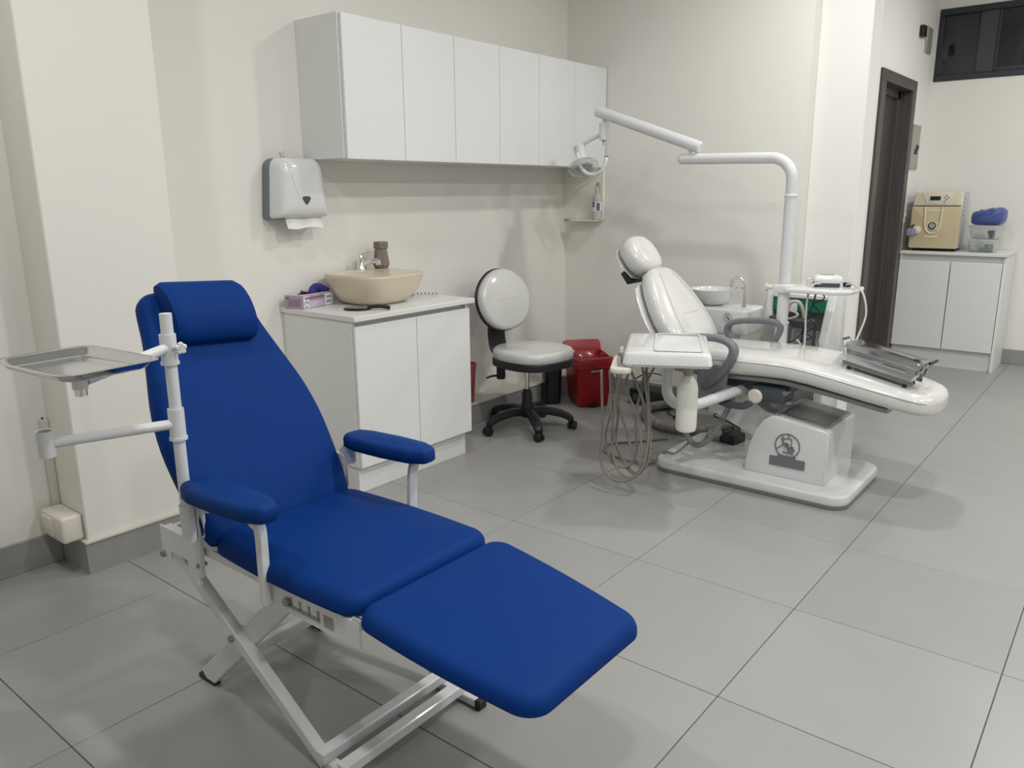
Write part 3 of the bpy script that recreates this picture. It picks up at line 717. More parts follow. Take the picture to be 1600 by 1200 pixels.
# frame rails
for s, nm in ((-1, 'near'), (1, 'far')):
    y0 = CYB+s*.226
    bm = bmesh.new(); ya, yb = sorted((y0-.003, y0+.003))
    prof = [(-2.045, .398), (-2.045, .375), (-2.000, .375), (-2.000, .402), (-1.90, .402), (-1.87, .425), (-1.84, .444), (-1.56, .444), (-1.53, .402), (-1.212, .402), (-1.212, .458), (-1.22, .464), (-2.045, .470)]
    prism(bm, [Vector(p) for p in prof], .006, XZ(y0+.003))
    box(bm, -2.045, -1.212, min(y0, y0-s*.03), max(y0, y0-s*.03), .458, .464)
    rl = finish(bm, 'side_rail', 'wmetal', t, smooth=0)
    # adjusting slots and bolts on the rail
    bm = bmesh.new()
    for k in range(4): box(bm, -1.455+.033*k, -1.445+.033*k, y0+s*.0032-.0006, y0+s*.0032+.0006, .425, .447, bev=.0004, seg=1)
    box(bm, -1.47, -1.345, y0+s*.0032-.0006, y0+s*.0032+.0006, .418, .428)
    box(bm, -1.332, -1.298, y0+s*.0032-.0006, y0+s*.0032+.0006, .416, .445)
    finish(bm, 'adjusting_slot', 'pvc', rl, smooth=0)
    bm = bmesh.new(); cyl(bm, (-1.462, y0, .434), (-1.462, y0+s*.014, .434), .011, 6); finish(bm, 'bolt', 'brush', rl)
    bm = bmesh.new(); cyl(bm, (-2.035, y0, .388), (-2.035, y0+s*.012, .388), .010, 6); finish(bm, 'bolt', 'brush', rl)
    # legs: A from the back of the rail to the front on the floor, B the other way
    def bar(bm, p, q, w, d, y): 
        p, q = Vector((p[0], y, p[1])), Vector((q[0], y, q[1])); L_ = (q-p).length
        ang = -math.atan2(q.z-p.z, q.x-p.x)
        box(bm, 0, L_, -d/2, d/2, -w/2, w/2, bev=.003, seg=1, mx=at(*p) @ Ry(ang))
    yA = CYB+s*.208; yB_ = CYB+s*.238 if s < 0 else CYB+s*.19
    bm = bmesh.new(); bar(bm, (-2.005, .405), (-1.385, .020), .032, .030, yA); finish(bm, 'scissor_leg', 'wmetal', t, smooth=0)
    yB_ = CYB+s*.222 
    bm = bmesh.new(); bar(bm, (-1.945, .012), (-1.50, .425), .058, .022, CYB+s*.185); lb = finish(bm, 'scissor_leg', 'wmetal', t, smooth=0)
    bm = bmesh.new(); cyl(bm, (-1.735, CYB+s*.18, .232), (-1.735, CYB+s*.233, .232), .009, 6); finish(bm, 'pivot_bolt', 'brush', lb)
    bm = bmesh.new(); box(bm, -1.985, -1.905, CYB+s*.185-.012, CYB+s*.185+.012, 0, .016, bev=.003, seg=1); finish(bm, 'rubber_foot', 'black', lb, smooth=0)
    # foot runner at the front
    bm = bmesh.new(); box(bm, -1.42, -1.255, CYB+s*.20-.014, CYB+s*.20+.014, .003, .026, bev=.003, seg=1); fr = finish(bm, 'foot_runner', 'wmetal', t, smooth=0)
    bm = bmesh.new(); box(bm, -1.258, -1.238, CYB+s*.20-.016, CYB+s*.20+.016, 0, .028, bev=.003, seg=1); finish(bm, 'end_cap', 'black', fr, smooth=0)
    # armrest
    ya_ = CYB+s*.256
    ap = [(-.150, -.034), (-.09, -.050), (.03, -.053), (.13, -.046), (.186, -.024), (.186, .024), (.13, .046), (.03, .053), (-.09, .050), (-.150, .034)]
    dx = 0 if s < 0 else .0
    bm = bmesh.new(); cushion(bm, roundpoly(ap, .024, 4), .044, .018, .008, at(-1.648+dx, ya_, .632) @ Ry(math.radians(-2))); apd = finish(bm, 'armrest', 'bluearm', t, smooth=60)
    bm = bmesh.new(); prism(bm, roundpoly([(-1.825, .50), (-1.79, .50), (-1.79, .575), (-1.755, .58), (-1.755, .630), (-1.80, .634), (-1.825, .61)], .012, 3), .006, XZ(ya_+.003-s*.02)); finish(bm, 'armrest_bracket', 'wmetal', apd)
    bm = bmesh.new(); tube(bm, [(-1.76, ya_, .628), (-1.70, ya_, .632), (-1.555, ya_, .634), (-1.53, ya_, .622), (-1.526, CYB+s*.246, .60), (-1.530, CYB+s*.243, .50), (-1.533, CYB+s*.241, .41)], .010, n=8, ra=.014, up=(0, 0, 1), smooth=6, pw=4)
    finish(bm, 'armrest_support', 'wmetal', apd)
    bm = bmesh.new(); pl = roundpoly([(-1.875, .385), (-1.832, .372), (-1.812, .39), (-1.802, .525), (-1.805, .545), (-1.805, .60), (-1.872, .60), (-1.875, .56)], .008, 3)
    prism(bm, pl, .012, XZ(CYB+s*.236+(.006 if s > 0 else 0))); bk = finish(bm, 'hinge_plate', 'wmetal', t, smooth=30)
    for zz in (.42, .515): finish(CY((-1.822, CYB+s*.225, zz), (-1.822, CYB+s*.252, zz), .006, 8), 'rivet', 'brush', bk)
    bm = bmesh.new(); bar(bm, (-1.868, .44), (-1.90, .60), .03, .01, CYB+s*.222); bar(bm, (-1.90, .58), (-2.10, .90), .022, .018, CYB+s*.15); finish(bm, 'back_strut', 'wmetal', bk, smooth=0)
# cross bars
def ybar(bm, x, z, w, h, ya, yb): box(bm, x-w/2, x+w/2, ya, yb, z-h/2, z+h/2, bev=.003, seg=1)
bm = bmesh.new(); ybar(bm, -1.392, .040, .034, .03, CYB-.225, CYB+.225); finish(bm, 'cross_bar', 'wmetal', t, smooth=0)
bm = bmesh.new(); ybar(bm, -1.318, .038, .034, .03, CYB-.22, CYB+.22); finish(bm, 'cross_bar', 'wmetal', t, smooth=0)
bm = bmesh.new(); ybar(bm, -1.90, .062, .03, .03, CYB-.18, CYB+.18); finish(bm, 'cross_bar', 'wmetal', t, smooth=0)
for q in ((-1.232, .445, .02, .02), (-2.035, .44, .02, .04), (-1.70, .452, .02, .016)):
    bm = bmesh.new(); ybar(bm, *q, CYB-.226, CYB+.226); finish(bm, 'frame_tie', 'wmetal', t, smooth=0)
for s in (-1, 1): finish(CY((-1.235, CYB+s*.222, .468), (-1.15, CYB+s*.222, .466), .006, 10), 'hinge_rod', 'chrome', t)
# tray post
px_, py_ = -1.815, .957
bm = bmesh.new(); tube(bm, [(px_-.001, py_-.012, .50), (px_-.001, py_-.012, .80), (px_, py_-.012, 1.085)], .0145, n=16, smooth=0); po = finish(bm, 'tray_post', 'wmetal', t)
bm = bmesh.new(); cyl(bm, (px_-.001, py_-.012, .50), (px_-.001, py_-.012, .60), .018, 18); finish(bm, 'post_socket', 'wmetal', po)
for z0, z1, ex in ((.775, .850, 0), (.965, 1.035, 0)):
    bm = bmesh.new(); cyl(bm, (px_-.002, py_-.012, z0), (px_-.002, py_-.012, z1), .0195, 20); cyl(bm, (px_-.002, py_-.012, z0-.004), (px_-.002, py_-.012, z0+.003), .022, 20); cl = finish(bm, 'clamp_sleeve', 'wmetal', po)
bm = bmesh.new(); cyl(bm, (px_, py_-.012, .812), (-1.895, .690, .812), .0125, 16); lo_ = finish(bm, 'swing_arm', 'wmetal', t)
bm = bmesh.new(); lathe(bm, [(.019, -.03), (.019, .03), (.0155, .03), (.0155, -.028)], (-1.900, .676, .812), n=20); finish(bm, 'cup_ring', 'wmetal', lo_)
bm = bmesh.new(); cyl(bm, (px_, py_-.012, 1.003), (-1.757, .722, .973), .0125, 16); up_ = finish(bm, 'swing_arm', 'wmetal', t)
bm = bmesh.new(); cyl(bm, (px_+.015, py_-.010, 1.003), (px_+.04, py_+.0, 1.003), .005, 8)
for k in range(5):
    q = Vector((px_+.036, py_-.002, 1.003))+Matrix.Rotation(2*math.pi*k/5, 3, 'X') @ Vector((0, 0, .009)); bmesh.ops.create_icosphere(bm, subdivisions=1, radius=.0075, matrix=at(*q))
finish(bm, 'star_knob', 'wmetal', up_)
tc_ = Vector((-1.756, .708, 0)); TR = math.radians(5)
bm = bmesh.new(); lathe(bm, [(.0155, .956), (.0165, .990), (.05, .997), (.05, 1.0)], (tc_.x, tc_.y, 0), n=20); finish(bm, 'tray_mount', 'wmetal', up_)
bm = bmesh.new(); cyl(bm, (tc_.x, tc_.y, .941), (tc_.x, tc_.y, .957), .013, 16); finish(bm, 'chrome_nut', 'chrome', up_)
mt = at(tc_.x, tc_.y, 1.0) @ Rz(TR) @ Matrix.Diagonal((.955, .955, 1, 1))
def trr(a, b, r, z): return [mt @ Vector((p.x, p.y, z)) for p in roundpoly([(-a, -b), (a, -b), (a, b), (-a, b)], r, 6)]
bm = bmesh.new()
rr = loft(bm, [trr(.10, .055, .02, .0015), trr(.128, .083, .028, .0018), trr(.138, .092, .032, .006), trr(.148, .102, .036, .0185), trr(.158, .111, .040, .0215), trr(.163, .115, .042, .0195), trr(.1615, .1135, .042, .0175), trr(.150, .104, .036, .0165), trr(.140, .094, .032, .003), trr(.130, .085, .028, 0), trr(.10, .055, .02, 0)], cap=True)
finish(bm, 'instrument_tray', 'steel', t, smooth=40)

# ================================================================== WHITE DENTAL CHAIR
CYD = 3.665
dc = thing('dental_chair', 'white film-wrapped dental treatment chair with lamp, delivery tray and spittoon', 'dental chair', (-1.35, CYD, 0))
def rrect(x0, x1, y0, y1, r, seg=7): return roundpoly([(x0, y0), (x1, y0), (x1, y1), (x0, y1)], r, seg)
finish(PR(rrect(-1.811, -.881, 3.376, 3.961, .08), .016, at(0, 0, 0), .002), 'base_skirt', 'grey', dc)
finish(PR(rrect(-1.812, -.880, 3.375, 3.962, .08), .050, at(0, 0, .014), .012), 'base_plate', 'wplast', dc)
# pump box
prof = [(-1.378, .062), (-1.000, .062), (-1.000, .306), (-1.012, .318), (-1.235, .352), (-1.262, .350), (-1.300, .322), (-1.335, .272), (-1.362, .19), (-1.374, .12)]
bm = bmesh.new(); prism(bm, [Vector(p) for p in prof], .40, XZ(3.882), .010); pb = finish(bm, 'pump_box', 'wplast', dc, smooth=35)
bm = bmesh.new(); a = math.atan2(.034, .223); mp_ = at(-1.235, 0, .353) @ Ry(a); box(bm, 0, .215, 3.515, 3.86, -.003, .005, bev=.003, seg=1, mx=mp_); finish(bm, 'top_cover', 'shellg', pb, smooth=0)
bm = bmesh.new(); box(bm, .02, .15, 3.55, 3.78, .004, .008, bev=.002, seg=1, mx=mp_); finish(bm, 'top_recess', 'lgrey', pb, smooth=0)
# emblem on the box
def emblem(parent, cx, y, cz, r, mtl='grey', plate=True):
    bm = bmesh.new()
    P = [Vector((cx+r*math.cos(q), y, cz+r*math.sin(q))) for q in [2*math.pi*i/40 for i in range(41)]]
    tube(bm, P, r*.045, n=6, smooth=0, cap=False)
    def ln(p, q, w): tube(bm, [(cx+p[0]*r, y, cz+p[1]*r), (cx+q[0]*r, y, cz+q[1]*r)], r*w, n=6, smooth=0)
    for p, q, w in (((-.52, .58), (-.28, .10), .07), ((-.3, .12), (.05, -.12), .13), ((.05, -.1), (.55, -.42), .09), ((.1, -.05), (.62, -.28), .05), ((-.3, .12), (-.9, -.42), .035),
                    ((-.42, .78), (-.28, .48), .045), ((-.28, .48), (-.1, .62), .04), ((-.1, .62), (.33, .60), .04), ((.33, .60), (.33, -.02), .04), ((.05, .62), (.05, .95), .04),
                    ((-.15, .24), (.12, .10), .07), ((.08, -.2), (.1, -.62), .05), ((-.35, -.55), (.1, -.62), .05), ((.1, -.5), (.5, -.66), .08), ((.25, -.1), (.5, -.05), .05)):
        ln(p, q, w)
    o = finish(bm, 'emblem', mtl, parent, kind='stuff', label='grey circular emblem of a dental chair')
    if plate:
        bm = bmesh.new(); box(bm, cx-.078, cx+.085, y-.003, y+.002, cz-.103, cz-.058, bev=.002, seg=1); box(bm, cx-.04, cx+.04, y-.003, y+.002, cz-.06, cz-.048)
        finish(bm, 'name_plate', mtl, parent, smooth=0)
emblem(pb, -1.177, 3.479, .222, .056)
# lift arm
lift = [(-1.60, .300), (-1.555, .296), (-1.358, .215), (-1.255, .25), (-1.235, .335), (-1.31, .35), (-1.46, .455), (-1.60, .465)]
bm = bmesh.new(); prism(bm, [Vector(p) for p in lift], .26, XZ(3.80), .008); finish(bm, 'lift_arm', 'wplast', dc, smooth=30)
bm = bmesh.new(); box(bm, -1.56, -1.19, 3.50, 3.83, .455, .512, bev=.01); box(bm, -1.36, -1.20, 3.46, 3.60, .412, .49, bev=.015); finish(bm, 'seat_carrier', 'dgrey', dc)
finish(CY((-1.335, 3.445, .437), (-1.335, 3.52, .437), .034, 24, .006), 'hub_cap', 'cream', dc); finish(CY((-1.20, 3.46, .47), (-1.20, 3.50, .47), .012, 12), 'pivot_bolt', 'brush', dc)
bm = bmesh.new(); tube(bm, [(-1.52, 3.44, .405), (-1.46, 3.42, .392), (-1.38, 3.42, .39), (-1.36, 3.45, .40)], .014, n=10, ra=.03, up=(0, 0, 1)); finish(bm, 'hand_grip', 'dgrey', dc)
# seat and leg rest (one long pad)
U, V = Vector((0, 1, 0)), Vector((0, 0, 1))
seatp = [(-1.80, .560, .17, .035), (-1.785, .560, .20, .048), (-1.74, .562, .228, .058), (-1.62, .566, .246, .060), (-1.45, .572, .250, .058), (-1.30, .578, .250, .055), (-1.20, .578, .248, .053), (-1.10, .568, .245, .053), (-.98, .548, .240, .053), (-.86, .526, .232, .053), (-.75, .506, .220, .052), (-.67, .491, .200, .051), (-.63, .484, .172, .048), (-.608, .480, .135, .042), (-.594, .478, .09, .030), (-.588, .477, .04, .014)]
bm = bmesh.new(); loft(bm, [ring((x, CYD, z), U, V, hw, ht, 40, 3.6) for x, z, hw, ht in seatp]); sp_ = finish(bm, 'seat_pad', 'wvinyl', dc, smooth=70)
for sgn in (-1, 1):
    finish(T([(x, CYD+sgn*(hw*.992), z+ht*.42) for x, z, hw, ht in seatp[2:13]], .0028, n=6, smooth=4), 'piping', 'wvinyl', sp_)
bm = bmesh.new(); loft(bm, [ring((x, CYD, z), U, V, hw, .016, 28, 5) for x, z, hw in ((-1.76, .508, .19), (-1.6, .508, .215), (-1.30, .520, .215), (-1.2, .519, .212), (-1.0, .492, .205), (-.80, .456, .19), (-.775, .451, .175))]); finish(bm, 'seat_shell', 'shellg', dc)
# loose clear film over the seat
# backrest
LB = math.radians(35); ax = Vector((-math.sin(LB), 0, math.cos(LB))); nb = Vector((math.cos(LB), 0, math.sin(LB))); p0 = Vector((-1.735, CYD, .600))
bp_ = [(-.015, .15, .030), (0, .185, .046), (.03, .218, .056), (.09, .236, .060), (.17, .238, .060), (.25, .220, .058), (.33, .186, .055), (.39, .150, .050), (.425, .118, .043), (.443, .08, .030), (.449, .04, .014)]
bm = bmesh.new(); loft(bm, [ring(p0+ax*s, U, nb, hw, ht, 40, 3.2) for s, hw, ht in bp_]); bk = finish(bm, 'backrest_pad', 'wvinyl', dc, smooth=70)
bm = bmesh.new(); loft(bm, [ring(p0+ax*s-nb*(.060-.02*max(0, s-.3)), U, nb, hw, .006, 28, 4) for s, hw in ((-.02, .18), (.05, .240), (.17, .250), (.25, .238), (.33, .205), (.385, .170), (.40, .13))]); finish(bm, 'backrest_shell', 'wplast', dc)
# front panel lines of the backrest
bm = bmesh.new()
for s in (-1, 1): tube(bm, [p0+ax*a_+nb*h_+U*(s*w_) for a_, w_, h_ in ((.0, .150, .052), (.10, .160, .0605), (.22, .135, .0595), (.34, .09, .056), (.40, .065, .0505))], .0016, n=6)
tube(bm, [p0+ax*.16+nb*.0605+U*v for v in (-.08, 0, .08)], .0013, n=6)
finish(bm, 'piping', 'wvinyl', bk)
# headrest
LH = math.radians(38); ah = Vector((-math.sin(LH), 0, math.cos(LH))); nh = Vector((math.cos(LH), 0, math.sin(LH))); h0 = Vector((-2.075, CYD, 1.035))
hp = [(-.108, .03, .018), (-.103, .07, .038), (-.088, .100, .052), (-.055, .122, .060), (-.01, .128, .062), (.04, .120, .062), (.078, .096, .054), (.097, .064, .040), (.103, .028, .018)]
def hring(s, hw, ht):
    r = ring(h0+ah*s, U, nh, hw, ht, 36, 2.8)
    # dish in the front face
    out = []
    for p in r:
        d = p-h0; f = d.dot(nh); y = d.y
        if f > 0: p = p - nh*(.014*math.exp(-((y/.05)**2+(s/.05)**2))*(f/.052))
        out.append(p)
    return out
bm = bmesh.new(); loft(bm, [hring(*q) for q in hp]); hd = finish(bm, 'headrest', 'wvinyl', dc, smooth=70)
bm = bmesh.new(); loft(bm, [ring(h0+ah*s-nh*.068, U, nh, hw, .006, 24, 3) for s, hw in ((-.095, .04), (-.085, .085), (-.02, .115), (.05, .105), (.085, .06))]); finish(bm, 'headrest_shell', 'wplast', hd)
bm = bmesh.new(); box(bm, -.05, .02, -.105, .05, -.026, 0, bev=.006, mx=Matrix(((ah.x, 0, nh.x, h0.x-nh.x*.074-ah.x*.055), (ah.y, 1, nh.y, h0.y), (ah.z, 0, nh.z, h0.z-nh.z*.074-ah.z*.055), (0, 0, 0, 1)))); finish(bm, 'headrest_lever', 'black', hd)
bm = bmesh.new(); tube(bm, [h0-nh*.045-ah*.06, p0+ax*.38-nh*.03], .010, n=8, ra=.03); finish(bm, 'headrest_bar', 'chrome', hd)
# armrests: grey loops
bm = bmesh.new(); tube(bm, [(-1.66, 3.405, .688), (-1.58, 3.40, .696), (-1.50, 3.40, .696), (-1.446, 3.40, .680), (-1.426, 3.40, .645), (-1.446, 3.40, .585), (-1.50, 3.41, .515), (-1.55, 3.43, .475)], .016, n=12, ra=.03, up=(0, 0, 1), rf=lambda s: 1 if s < .4 else 1+.9*(s-.4), pw=2.6); ar = finish(bm, 'armrest', 'grey', dc)
bm = bmesh.new(); prism(bm, roundpoly([(-1.60, .44), (-1.52, .43), (-1.46, .47), (-1.45, .54), (-1.50, .57), (-1.60, .56)], .02, 4), .03, XZ(3.425), .006); finish(bm, 'armrest_hub', 'grey', ar)
bm = bmesh.new(); tube(bm, [(-1.60, 3.93, .58), (-1.665, 3.93, .61), (-1.69, 3.93, .655), (-1.65, 3.93, .693), (-1.51, 3.93, .712), (-1.43, 3.93, .708), (-1.408, 3.93, .68), (-1.43, 3.93, .622), (-1.50, 3.925, .55)], .015, n=12, ra=.028, up=(0, 0, 1), pw=2.6); finish(bm, 'armrest', 'grey', dc)

# delivery table
mdt = at(-1.612, 3.112, .648) @ Rz(math.radians(27.5))
def dtr(w, d, r, z, fx0=0): return [mdt @ Vector((p.x, p.y, z)) for p in rrect(-w, w, -d, d, r, 5)]
bm = bmesh.new(); loft(bm, [dtr(.168, .235, .02, .002), dtr(.176, .242, .022, 0), dtr(.184, .25, .025, .012), dtr(.178, .244, .025, .050), dtr(.173, .239, .026, .058), dtr(.165, .231, .024, .0605)])
dt = finish(bm, 'delivery_table', 'wplast', dc, smooth=40)
bm = bmesh.new(); loft(bm, [[mdt @ Vector((p.x, p.y, z)) for p in rrect(-.05-w, .14+w, -.20-w, .215+w, .02, 5)] for w, z in ((0, .0600), (.004, .0612), (.008, .0645), (.004, .0655), (0, .0625))], cap=False); finish(bm, 'tray_rim', 'wplast', dt)
bm = bmesh.new()
for k in range(3): cyl(bm, mdt @ Vector((-.135+.016*k, -.10, .060)), mdt @ Vector((-.135+.016*k, -.10, .0615)), .005, 10)
finish(bm, 'buttons', 'lgrey', dt, kind='stuff')
bm = bmesh.new(); prism(bm, rrect(-.235, -.145, -.265, .02, .03, 5), .026, mdt @ at(0, 0, -.030), .008); ho = finish(bm, 'handpiece_holder', 'cream', dt, smooth=40)
for k in range(4):
    p = mdt @ Vector((-.195, -.225+.062*k, -.030)); q = p+Vector((-.012, .012, .062+.010*(k % 2)))
    bm = bmesh.new(); cyl(bm, p+Vector((0, 0, -.02)), q, .008, 12, .002); cyl(bm, p+Vector((0, 0, .01)), p+Vector((-.002, .002, .03)), .011, 12); finish(bm, 'handpiece', ['lgrey', 'brush', 'lgrey', 'wplast'][k], ho)
H = [[(-1.807, 2.88, .60), (-1.828, 2.93, .342), (-1.848, 2.95, .17), (-1.804, 2.95, .09), (-1.72, 2.95, .084), (-1.649, 2.97, .143), (-1.634, 3.0, .259), (-1.65, 3.02, .43), (-1.69, 3.02, .64)],
     [(-1.777, 2.90, .60), (-1.785, 2.96, .30), (-1.755, 3.0, .165), (-1.69, 3.0, .117), (-1.64, 3.0, .16), (-1.631, 3.02, .27), (-1.66, 3.04, .48), (-1.68, 3.04, .64)],
     [(-1.757, 2.93, .60), (-1.778, 2.98, .382), (-1.795, 3.0, .235), (-1.73, 3.0, .125), (-1.66, 3.0, .128), (-1.644, 3.02, .28), (-1.69, 3.03, .50), (-1.66, 3.05, .64)],
     [(-1.72, 2.90, .61), (-1.765, 2.93, .45), (-1.80, 2.97, .25), (-1.77, 2.97, .13), (-1.70, 2.97, .10), (-1.655, 2.98, .16), (-1.675, 2.99, .36), (-1.745, 2.99, .52), (-1.72, 3.02, .64)]]
H += [[(-1.79, 2.93, .60), (-1.77, 2.96, .45), (-1.735, 2.99, .30), (-1.70, 3.0, .19), (-1.665, 3.01, .16), (-1.645, 3.02, .22), (-1.655, 3.02, .40), (-1.735, 3.0, .60)],
      [(-1.742, 2.95, .60), (-1.80, 2.96, .40), (-1.835, 2.97, .26), (-1.80, 2.98, .15), (-1.73, 2.99, .14), (-1.69, 3.0, .22), (-1.705, 3.02, .42), (-1.63, 3.05, .63)]]
for P in H: finish(T(P, .006, n=8, smooth=10), 'handpiece_hose', 'hose', dc)
# table arm
bm = bmesh.new(); tube(bm, [(-1.40, 3.58, .455), (-1.47, 3.36, .430), (-1.53, 3.235, .412), (-1.60, 3.20, .412), (-1.648, 3.205, .445), (-1.660, 3.21, .52), (-1.660, 3.215, .60), (-1.660, 3.215, .652)], .0245, n=18, smooth=8); ta = finish(bm, 'table_arm', 'wmetal', dc)
bm = bmesh.new(); tube(bm, [(-1.545, 3.20, .648), (-1.55, 3.21, .54), (-1.53, 3.22, .45)], .006, n=8); tube(bm, [(-1.575, 3.22, .648), (-1.57, 3.22, .54), (-1.60, 3.24, .44)], .008, n=8); finish(bm, 'table_hose', 'lgrey', ta, kind='stuff')
c = (-1.487, 3.07, 0)
wb = finish(LT([(.030, .335), (.042, .342), (.0455, .36), (.0455, .53), (.040, .555), (.024, .580), (.018, .586), (.018, .595)], c, n=28), 'water_bottle', 'bottle', dc)
finish(LT([(.021, .588), (.022, .592), (.022, .63), (.018, .650)], c, n=24), 'bottle_cap', 'pvc', wb)
# hoses under the chair
finish(coil([(-1.445, 3.47, .41), (-1.49, 3.45, .29), (-1.552, 3.45, .185), (-1.62, 3.46, .145), (-1.69, 3.50, .18), (-1.73, 3.54, .27), (-1.735, 3.56, .36)], .0115, .0035, 58), 'coiled_hose', 'pvc', dc)
finish(T([(-1.66, 3.50, .15), (-1.72, 3.45, .085), (-1.78, 3.46, .075), (-1.83, 3.47, .03)], .006, n=8), 'supply_hose', 'hose', dc)

# lamp post and lamp
PXL, PYL = -1.415, 3.955
bm = bmesh.new(); tube(bm, [(PXL, PYL, .36), (PXL, PYL, .60), (PXL, PYL, .704)], .032, n=20, smooth=0); lpst = finish(bm, 'lamp_post', 'wmetal', dc)
finish(LT([(.034, .70), (.036, .704), (.036, .712), (.029, .716)], (PXL, PYL, 0), n=20), 'post_collar', 'wmetal', lpst)
bm = bmesh.new(); tube(bm, [(PXL, PYL, .70), (PXL, PYL, 1.0), (PXL, PYL, 1.335)], .0285, n=20, smooth=0); finish(bm, 'upper_post', 'wmetal', lpst)
finish(LT([(.0285, 1.325), (.031, 1.33), (.031, 1.337), (.0275, 1.342)], (PXL, PYL, 0), n=20), 'post_collar', 'wmetal', lpst)
bend = [(PXL, PYL, 1.335), (PXL, PYL, 1.40)]+[(PXL-.11+.11*math.cos(q), PYL, 1.405+.11*math.sin(q)) for q in [math.pi/2*i/8 for i in range(1, 9)]]+[(-1.70, PYL, 1.518), (-2.005, PYL, 1.523)]
bm = bmesh.new(); tube(bm, bend, .0275, n=20, smooth=0); la = finish(bm, 'lamp_arm', 'wmetal', dc)
bm = bmesh.new(); bmesh.ops.create_uvsphere(bm, u_segments=16, v_segments=8, radius=.0275, matrix=at(-2.005, PYL, 1.523)); finish(bm, 'arm_end', 'wmetal', la)
bm = bmesh.new(); cyl(bm, (-1.965, PYL, 1.53), (-1.965, PYL, 1.585), .010, 12); finish(bm, 'joint_pin', 'wmetal', la)
bm = bmesh.new(); cyl(bm, (-1.905, PYL, 1.577), (-2.545, PYL, 1.800), .031, 24, .006); l2 = finish(bm, 'swing_arm', 'wmetal', dc)
finish(LT([(.012, 1.725), (.009, 1.78)], (-2.497, PYL, 0), n=12), 'arm_pin', 'wmetal', l2)
bm = bmesh.new(); lathe(bm, [(.027, 1.642), (.027, 1.728), (.022, 1.733)], (-2.497, PYL, 0), n=24); lathe(bm, [(.029, 1.722), (.029, 1.730)], (-2.497, PYL, 0), n=24); hg = finish(bm, 'lamp_hanger', 'wmetal', dc)
bm = bmesh.new(); cyl(bm, (-2.497, PYL, 1.63), (-2.497, PYL, 1.643), .009, 10); cyl(bm, (-2.497, PYL, 1.612), (-2.497, PYL, 1.632), .003, 8); finish(bm, 'hanger_screw', 'brush', hg)
bm = bmesh.new(); tube(bm, [(-2.515, PYL, 1.672), (-2.58, PYL-.01, 1.645), (-2.645, PYL-.02, 1.615)], .0105, n=12); finish(bm, 'lamp_link', 'wmetal', hg)
lh = Vector((-2.645, PYL-.02, 1.60)); dd = Vector((.38, -.22, -.90)).normalized(); ml = at(*lh) @ rot_to(dd)
bm = bmesh.new(); lathe(bm, [(.034, -.012), (.036, -.006), (.032, 0), (.027, .066), (.024, .072)], (0, 0, 0), n=24, mx=ml); lm = finish(bm, 'lamp_neck', 'wmetal', dc)
bm = bmesh.new(); lathe(bm, [(.022, .070), (.050, .078), (.058, .088), (.058, .118), (.05, .122), (.046, .095), (.015, .088)], (0, 0, 0), n=28, mx=ml); finish(bm, 'lamp_reflector', 'wplast', lm)
bm = bmesh.new(); lathe(bm, [(.010, .088), (.014, .10), (.014, .125), (.006, .135)], (0, 0, 0), n=16, mx=ml); finish(bm, 'bulb_cap', 'lgrey', lm)
bm = bmesh.new(); lathe(bm, [(.058, .085), (.082, .098), (.088, .118), (.074, .145), (.045, .160), (.012, .165), (.012, .163), (.044, .158), (.072, .143), (.086, .118), (.080, .100), (.058, .087)], (0, 0, 0), n=36, mx=ml); finish(bm, 'lamp_shield', 'clear', lm)
bm = bmesh.new(); tube(bm, [(-2.632, PYL-.06, 1.575), (-2.595, PYL-.09, 1.505), (-2.545, PYL-.10, 1.462), (-2.49, PYL-.10, 1.452), (-2.445, PYL-.095, 1.475), (-2.425, PYL-.09, 1.52), (-2.424, PYL-.085, 1.545)], .0105, n=12); hn = finish(bm, 'lamp_handle', 'wplast', lm)
finish(CY((-2.424, PYL-.085, 1.543), (-2.424, PYL-.0845, 1.550), .0108, 12), 'handle_plug', 'dgrey', hn)

# spittoon
bm = bmesh.new(); prism(bm, rrect(-1.905, -1.632, 4.03, 4.29, .030, 6), .142, at(0, 0, .597), .014, 4); sb = finish(bm, 'spittoon_box', 'wplast', dc, smooth=50)
emblem(sb, -1.737, 4.0295, .695, .024, 'grey', plate=False)
bm = bmesh.new(); lathe(bm, [(.055, .735), (.06, .742), (.085, .752), (.112, .785), (.122, .822), (.124, .828), (.118, .828), (.105, .79), (.07, .765), (.02, .76)], (-1.895, 4.16, 0), n=40); finish(bm, 'spittoon_bowl', 'wplast', dc, smooth=60)
bm = bmesh.new(); tube(bm, [(-1.700, 4.15, .73), (-1.700, 4.15, .84), (-1.715, 4.15, .885), (-1.745, 4.15, .897), (-1.772, 4.15, .880), (-1.780, 4.15, .845)], .008, n=10); sp = finish(bm, 'spittoon_spout', 'chrome', dc)
bm = bmesh.new(); tube(bm, [(-1.702, 4.145, .84), (-1.735, 4.14, .843), (-1.765, 4.135, .82)], .0055, n=10); finish(bm, 'cup_filler', 'chrome', sp)
finish(LT([(.016, .733), (.013, .745), (.010, .76)], (-1.700, 4.15, 0), n=16), 'spout_base', 'chrome', sp)
bm = bmesh.new(); tube(bm, [(-1.74, 4.13, .61), (-1.72, 4.08, .53), (-1.62, 4.0, .47), (-1.50, 3.90, .46)], .04, n=16); finish(bm, 'spittoon_arm', 'wplast', dc)

